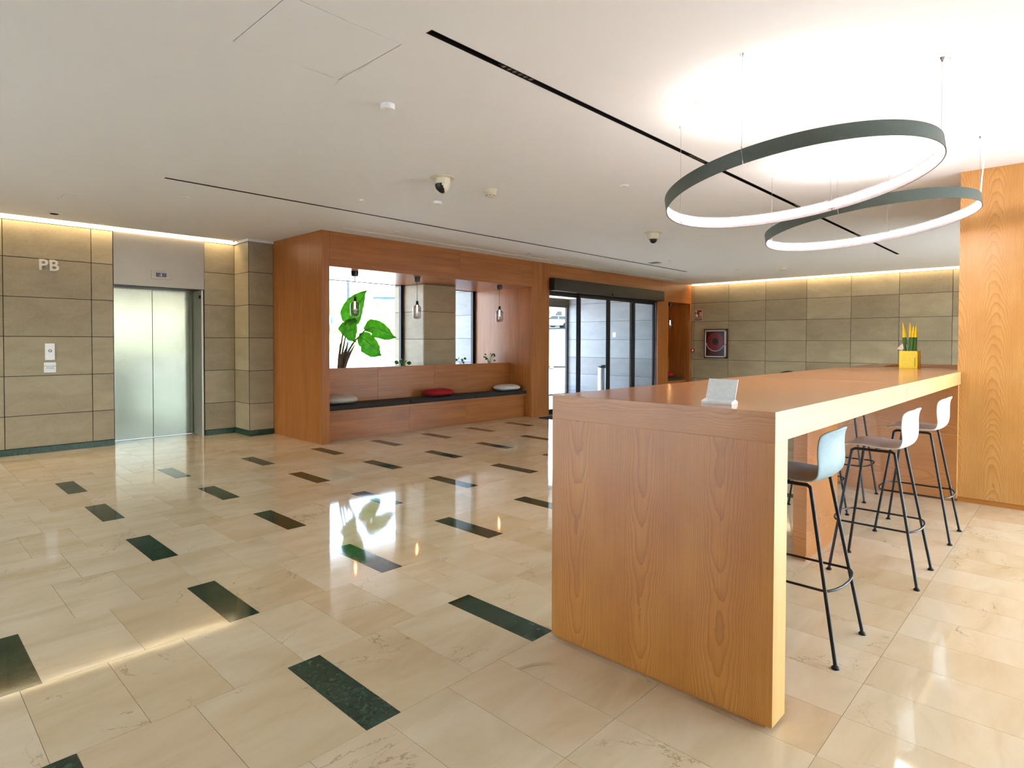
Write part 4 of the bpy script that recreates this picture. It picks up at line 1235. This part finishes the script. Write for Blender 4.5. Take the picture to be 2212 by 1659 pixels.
def dev(name, label, cat, x, y, group=None):
    return thing(name, label, cat, (x, y, CEIL), 0, group)
def flat_disc(x, y, r, label, h=0.012, slot=False):
    t = dev('ceiling_disc', label, 'ceiling disc', x, y, 'flat ceiling discs')
    MB().lathe([(0.0, -h), (r * 0.9, -h), (r, -h * 0.7), (r, 0.0)], 28).build('cover', 'whitegloss', t, smooth=True)
    MB().lathe([(r * 0.32, -h - 0.001), (r * 0.32, -h)], 16).build('centre_mark', 'ivory', t)
    return t
flat_disc(2.264, 3.244, 0.045, 'white round ceiling device nearest to the large square hatch', 0.030)
flat_disc(4.185, 5.089, 0.055, 'white round detector beside the dome camera with black shield', 0.028)
flat_disc(4.979, 3.243, 0.045, 'white flat ceiling disc left of the large ring lamp', 0.010)
flat_disc(2.257, 6.866, 0.045, 'white flat disc between the elevator hatch and thin track', 0.006)
flat_disc(3.571, 5.598, 0.022, 'tiny white ceiling sprinkler cover beside the thin track', 0.010)
flat_disc(4.964, 6.868, 0.045, 'flat disc above the left half of the niche fascia', 0.006)
flat_disc(7.678, 6.881, 0.045, 'flat disc above the right end of the niche fascia', 0.006)
flat_disc(10.396, 6.890, 0.045, 'flat disc in the ceiling above the entrance door', 0.006)
flat_disc(12.999, 6.913, 0.045, 'flat disc above the post right of the entrance', 0.006)
flat_disc(12.231, 5.210, 0.045, 'flat disc near the far smoke detector', 0.010)
flat_disc(12.100, 5.964, 0.040, 'flat disc at the far end of the thin track', 0.008)
flat_disc(13.820, 6.469, 0.040, 'flat disc in the far corner by the stone wall', 0.008)
flat_disc(3.581, 1.781, 0.030, 'small white disc in the bright ceiling beside the large ring lamp', 0.006)
flat_disc(10.106, 5.601, 0.025, 'small sprinkler disc beside the ceiling loudspeaker grille', 0.010)
o = dev('ceiling_grille', 'small grey square grille in the far ceiling', 'grille', 10.124, 5.918)
MB().box(-0.10, 0.10, -0.10, 0.10, -0.004, 0.0).build('frame', 'ivory', o)
for k in range(5): MB().box(-0.085, 0.085, -0.08 + k * 0.036, -0.062 + k * 0.036, -0.006, -0.0042).build('slat', 'black', o)
o = dev('emergency_spot', 'small adjustable spotlight in the ceiling above the elevator wall', 'spotlight', 1.486, 8.875)
MB().box(-0.07, 0.07, -0.07, 0.07, -0.005, 0.0).build('frame', 'white', o)
MB().lathe([(0.0, -0.012), (0.035, -0.012), (0.045, -0.005)], 20).build('lens', 'darkvoid', o, smooth=True)
def dome_camera(label, x, y, s, shield):
    t = dev('dome_camera', label, 'camera', x, y, 'ceiling dome cameras')
    MB().lathe([(0.0, 0.0), (0.112 * s, 0.0), (0.112 * s, -0.006), (0.07 * s, -0.010), (0.0, -0.010)][::-1], 28).build('flange', 'ivory', t, smooth=True)
    MB().lathe([(0.072 * s, -0.010), (0.074 * s, -0.055 * s), (0.072 * s, -0.062 * s), (0.0, -0.062 * s)], 28).build('collar', 'ivory', t, smooth=True)
    if shield:
        n = 16
        def cap(f, nm, mat, r):
            vs = []; fs = []
            for i in range(n + 1):
                for k in range(33):
                    th = PI / 2 * i / n; a = 2 * PI * k / 32
                    vs.append((r * math.cos(th) * math.cos(a), r * math.cos(th) * math.sin(a), -0.062 * s - r * 1.15 * math.sin(th)))
            for i in range(n):
                for k in range(32):
                    q = (i * 33 + k, i * 33 + k + 1, (i + 1) * 33 + k + 1, (i + 1) * 33 + k)
                    c = sum((Vector(vs[j]) for j in q), Vector()) / 4
                    if f(c): fs.append(q)
            MB().add(vs, fs).build(nm, mat, t, smooth=True)
        d = Vector((-0.9, 0.35, -0.55)).normalized()
        dark = lambda c: (c - Vector((0, 0, -0.062 * s))).dot(d) > 0.028 * s
        cap(lambda c: not dark(c), 'housing', 'ivory', 0.070 * s)
        cap(dark, 'window', 'black', 0.0698 * s)
    else:
        MB().lathe([(0.068 * s, -0.062 * s), (0.066 * s, -0.075 * s), (0.05 * s, -0.080 * s), (0.0, -0.080 * s)], 24).build('trim', 'ivory', t, smooth=True)
        MB().lathe([(0.048 * s * math.cos(a), -0.080 * s - 0.052 * s * math.sin(a)) for a in fr(0, PI / 2 - 0.01, 10)], 24).build('dome', 'black', t, smooth=True)
    return t
dome_camera('ivory dome camera with black diagonal window in the middle of ceiling', 3.609, 4.309, 1.0, True)
dome_camera('ivory dome camera with small black glossy dome near the ring lamps', 7.382, 4.340, 1.1, False)
def smoke(label, x, y):
    t = dev('smoke_detector', label, 'smoke detector', x, y, 'ivory smoke detectors')
    MB().lathe([(0.0, 0.0), (0.070, 0.0), (0.070, -0.010), (0.064, -0.014), (0.066, -0.020), (0.066, -0.032), (0.062, -0.036)][::-1], 28).build('base', 'ivory', t, smooth=True)
    MB().lathe([(0.062, -0.036), (0.058, -0.048), (0.046, -0.058), (0.046, -0.063), (0.036, -0.070), (0.0, -0.071)], 28).build('head', 'ivory', t, smooth=True)
    for k in range(8):
        a = k * PI / 4
        MB().tube([(0.0475 * math.cos(a - 0.25), 0.0475 * math.sin(a - 0.25), -0.0605), (0.0475 * math.cos(a + 0.25), 0.0475 * math.sin(a + 0.25), -0.0605)], 0.003, 5).build('vent', 'stalk', t)
    return t
smoke('ivory stepped smoke detector right of the camera with black window', 4.214, 4.302)
smoke('ivory smoke detector in the far ceiling left of the pillar', 12.445, 4.402)

# ================================================================== OUTSIDE THINGS
def at(px_lat, d, dz=0.0):
    """a point d metres along the approach heading, at the given sideways slope"""
    return world_at(px_lat * d, d, dz)
hd = thing('clipped_hedge', 'tall clipped hedge on top of the lawn outside the niche window', 'hedge')
def hedge_mesh(l0, l1, d0, th, hgt, seed):
    rnd = random.Random(seed)
    nx, nz = int((l1 - l0) / 0.35), 12
    front = []; vs = []; fs = []
    for j in range(nz + 1):
        for i in range(nx + 1):
            l = l0 + (l1 - l0) * i / nx
            p = world_at(l, d0, -0.2)
            q = p + Vector((0, 0, (hgt + 0.2) * j / nz)) - FW * rnd.uniform(0, 0.35) + RT * rnd.uniform(-0.1, 0.1) + Vector((0, 0, rnd.uniform(-0.1, 0.1)))
            vs.append(q)
    o = len(vs)
    for i in range(nx + 1):
        l = l0 + (l1 - l0) * i / nx
        vs.append(world_at(l, d0 + th, 0) + Vector((0, 0, hgt + rnd.uniform(-0.1, 0.1))))
    for j in range(nz):
        for i in range(nx): fs.append((j * (nx + 1) + i, j * (nx + 1) + i + 1, (j + 1) * (nx + 1) + i + 1, (j + 1) * (nx + 1) + i))
    for i in range(nx): fs.append((nz * (nx + 1) + i, nz * (nx + 1) + i + 1, o + i + 1, o + i))
    return MB().add(vs, fs)
hedge_mesh(-24, -6.5, 61, 2.0, 3.1, 1).build('foliage', 'hedge', hd)
hd2 = thing('clipped_hedge', 'hedge behind the parked white cars outside the entrance', 'hedge')
hedge_mesh(-1, 16, 76, 2.0, 4.5, 2).build('foliage', 'hedge', hd2)
p = at(-0.2703, 36)
lp = thing('lamp_post', 'tall thin street lamp post outside the niche window', 'lamp post', p)
MB().tube([(0, 0, 0), (0, 0, 6.5)], [0.11, 0.07], 10).build('pole', 'pole', lp, smooth=True)
MB().box(-0.25, 0.25, -0.12, 0.12, 6.5, 6.65).build('lamp_head', 'pole', lp)
p = at(-0.2975, 44)
rs = thing('round_sign', 'round white road sign on a post at left window edge', 'road sign', p, YAW - PI / 2)
MB().tube([(0, 0, 0), (0, 0, 2.5)], 0.07, 10).build('post', 'concrete', rs, smooth=True)
MB().lathe([(0.0, -0.03), (0.34, -0.03), (0.34, 0.0), (0.0, 0.0)], 28, (0, -0.07, 2.3), 'y').build('disc', 'carwhite', rs, smooth=True)
MB().box(-0.09, 0.09, -0.105, -0.101, 2.08, 2.52).build('symbol', 'far_roof', rs)
for lab, sl, d in (('slim grey bollard on the paving outside the niche window', -0.2094, 38.0), ('slim grey bollard outside the entrance door', 0.0657, 25.0)):
    p = at(sl, d)
    b = thing('bollard', lab, 'bollard', p, 0, 'street bollards')
    MB().lathe([(0.0, 0.0), (0.07, 0.0), (0.07, 0.92), (0.05, 0.96), (0.0, 0.97)], 14).build('post', 'alu', b, smooth=True)
    MB().lathe([(0.0, 0.0), (0.13, 0.0), (0.12, 0.03), (0.07, 0.04), (0.0, 0.04)], 14).build('base', 'pole', b, smooth=True)
p = at(-0.2225, 30)
tag(MB().box(-0.45, 0.45, -0.3, 0.3, -0.1, 0.24).build('concrete_block', 'concrete', loc=p, bevel=0.02), 'low pale concrete block on the paving below the leaves', 'block').rotation_euler.z = 0.2
p = at(-0.2100, 84)
sh = thing('flat_roof_shelter', 'flat blue-grey roof showing just above the hedge', 'shelter', p, YAW - PI / 2)
MB().box(-1.6, 4.0, 0, 3.0, 4.0, 4.35).build('roof', 'far_roof', sh)
for x in (-1.4, 3.8): MB().box(x, x + 0.15, 0.2, 0.35, 0, 4.0).build('post', 'pole', sh)

def car(label, loc, rot, van=False):
    t = thing('white_van' if van else 'parked_car', label, 'van' if van else 'car', loc, rot)
    prof = [(-2.1, 0.35), (-2.15, 0.75), (-1.95, 0.95), (-1.45, 1.42), (0.25, 1.46), (0.95, 0.98), (1.9, 0.85), (2.1, 0.6), (2.1, 0.32)]
    if van: prof = [(-2.5, 0.4), (-2.55, 1.95), (-2.3, 2.1), (1.0, 2.1), (1.6, 1.25), (2.4, 1.05), (2.5, 0.4)]
    vs = [(x, -0.86, z) for x, z in prof] + [(x, 0.86, z) for x, z in prof]
    n = len(prof)
    fs = [tuple(range(n)), tuple(range(2 * n - 1, n - 1, -1))] + [(i, (i + 1) % n, n + (i + 1) % n, n + i) for i in range(n)]
    MB().add(vs, fs).build('body', 'carwhite', t, bevel=0.06)
    wz = [(-1.75, 1.0), (-1.40, 1.36), (-0.55, 1.38), (-0.55, 1.0)] if not van else [(0.5, 1.3), (0.5, 1.9), (1.0, 1.9), (1.45, 1.3)]
    wz2 = [(-0.48, 1.0), (-0.48, 1.38), (0.2, 1.39), (0.75, 1.0)] if not van else None
    for s in (-1, 1):
        for w_ in (wz, wz2):
            if w_: 
                m = MB().add([(x, s * 0.872, z) for x, z in w_], [(0, 1, 2, 3)])
                o = m.build('window', 'carglass', t); o.modifiers.new('thick', 'SOLIDIFY').thickness = 0.01
        for x in ((-1.35, 1.3) if not van else (-1.6, 1.5)):
            MB().lathe([(0.0, -0.1), (0.22, -0.1), (0.31, -0.1), (0.33, -0.07), (0.33, 0.07), (0.31, 0.1), (0.0, 0.1)], 20, (x, s * 0.80, 0.33), 'y').build('wheel', 'tyre', t, smooth=True)
        MB().box(-2.17, -1.95, s * 0.78 - 0.09, s * 0.78 + 0.1, 0.72, 0.92).build('tail_light', 'taillight', t)
    return t
hdg = math.atan2(FW.y, FW.x)
car('white parked car at the edge of the view through the entrance', at(0.0665, 69), hdg - PI / 2 + PI + 0.15)
car('white van parked beside the car outside the entrance', at(0.088, 73), hdg - PI / 2 + PI, True)
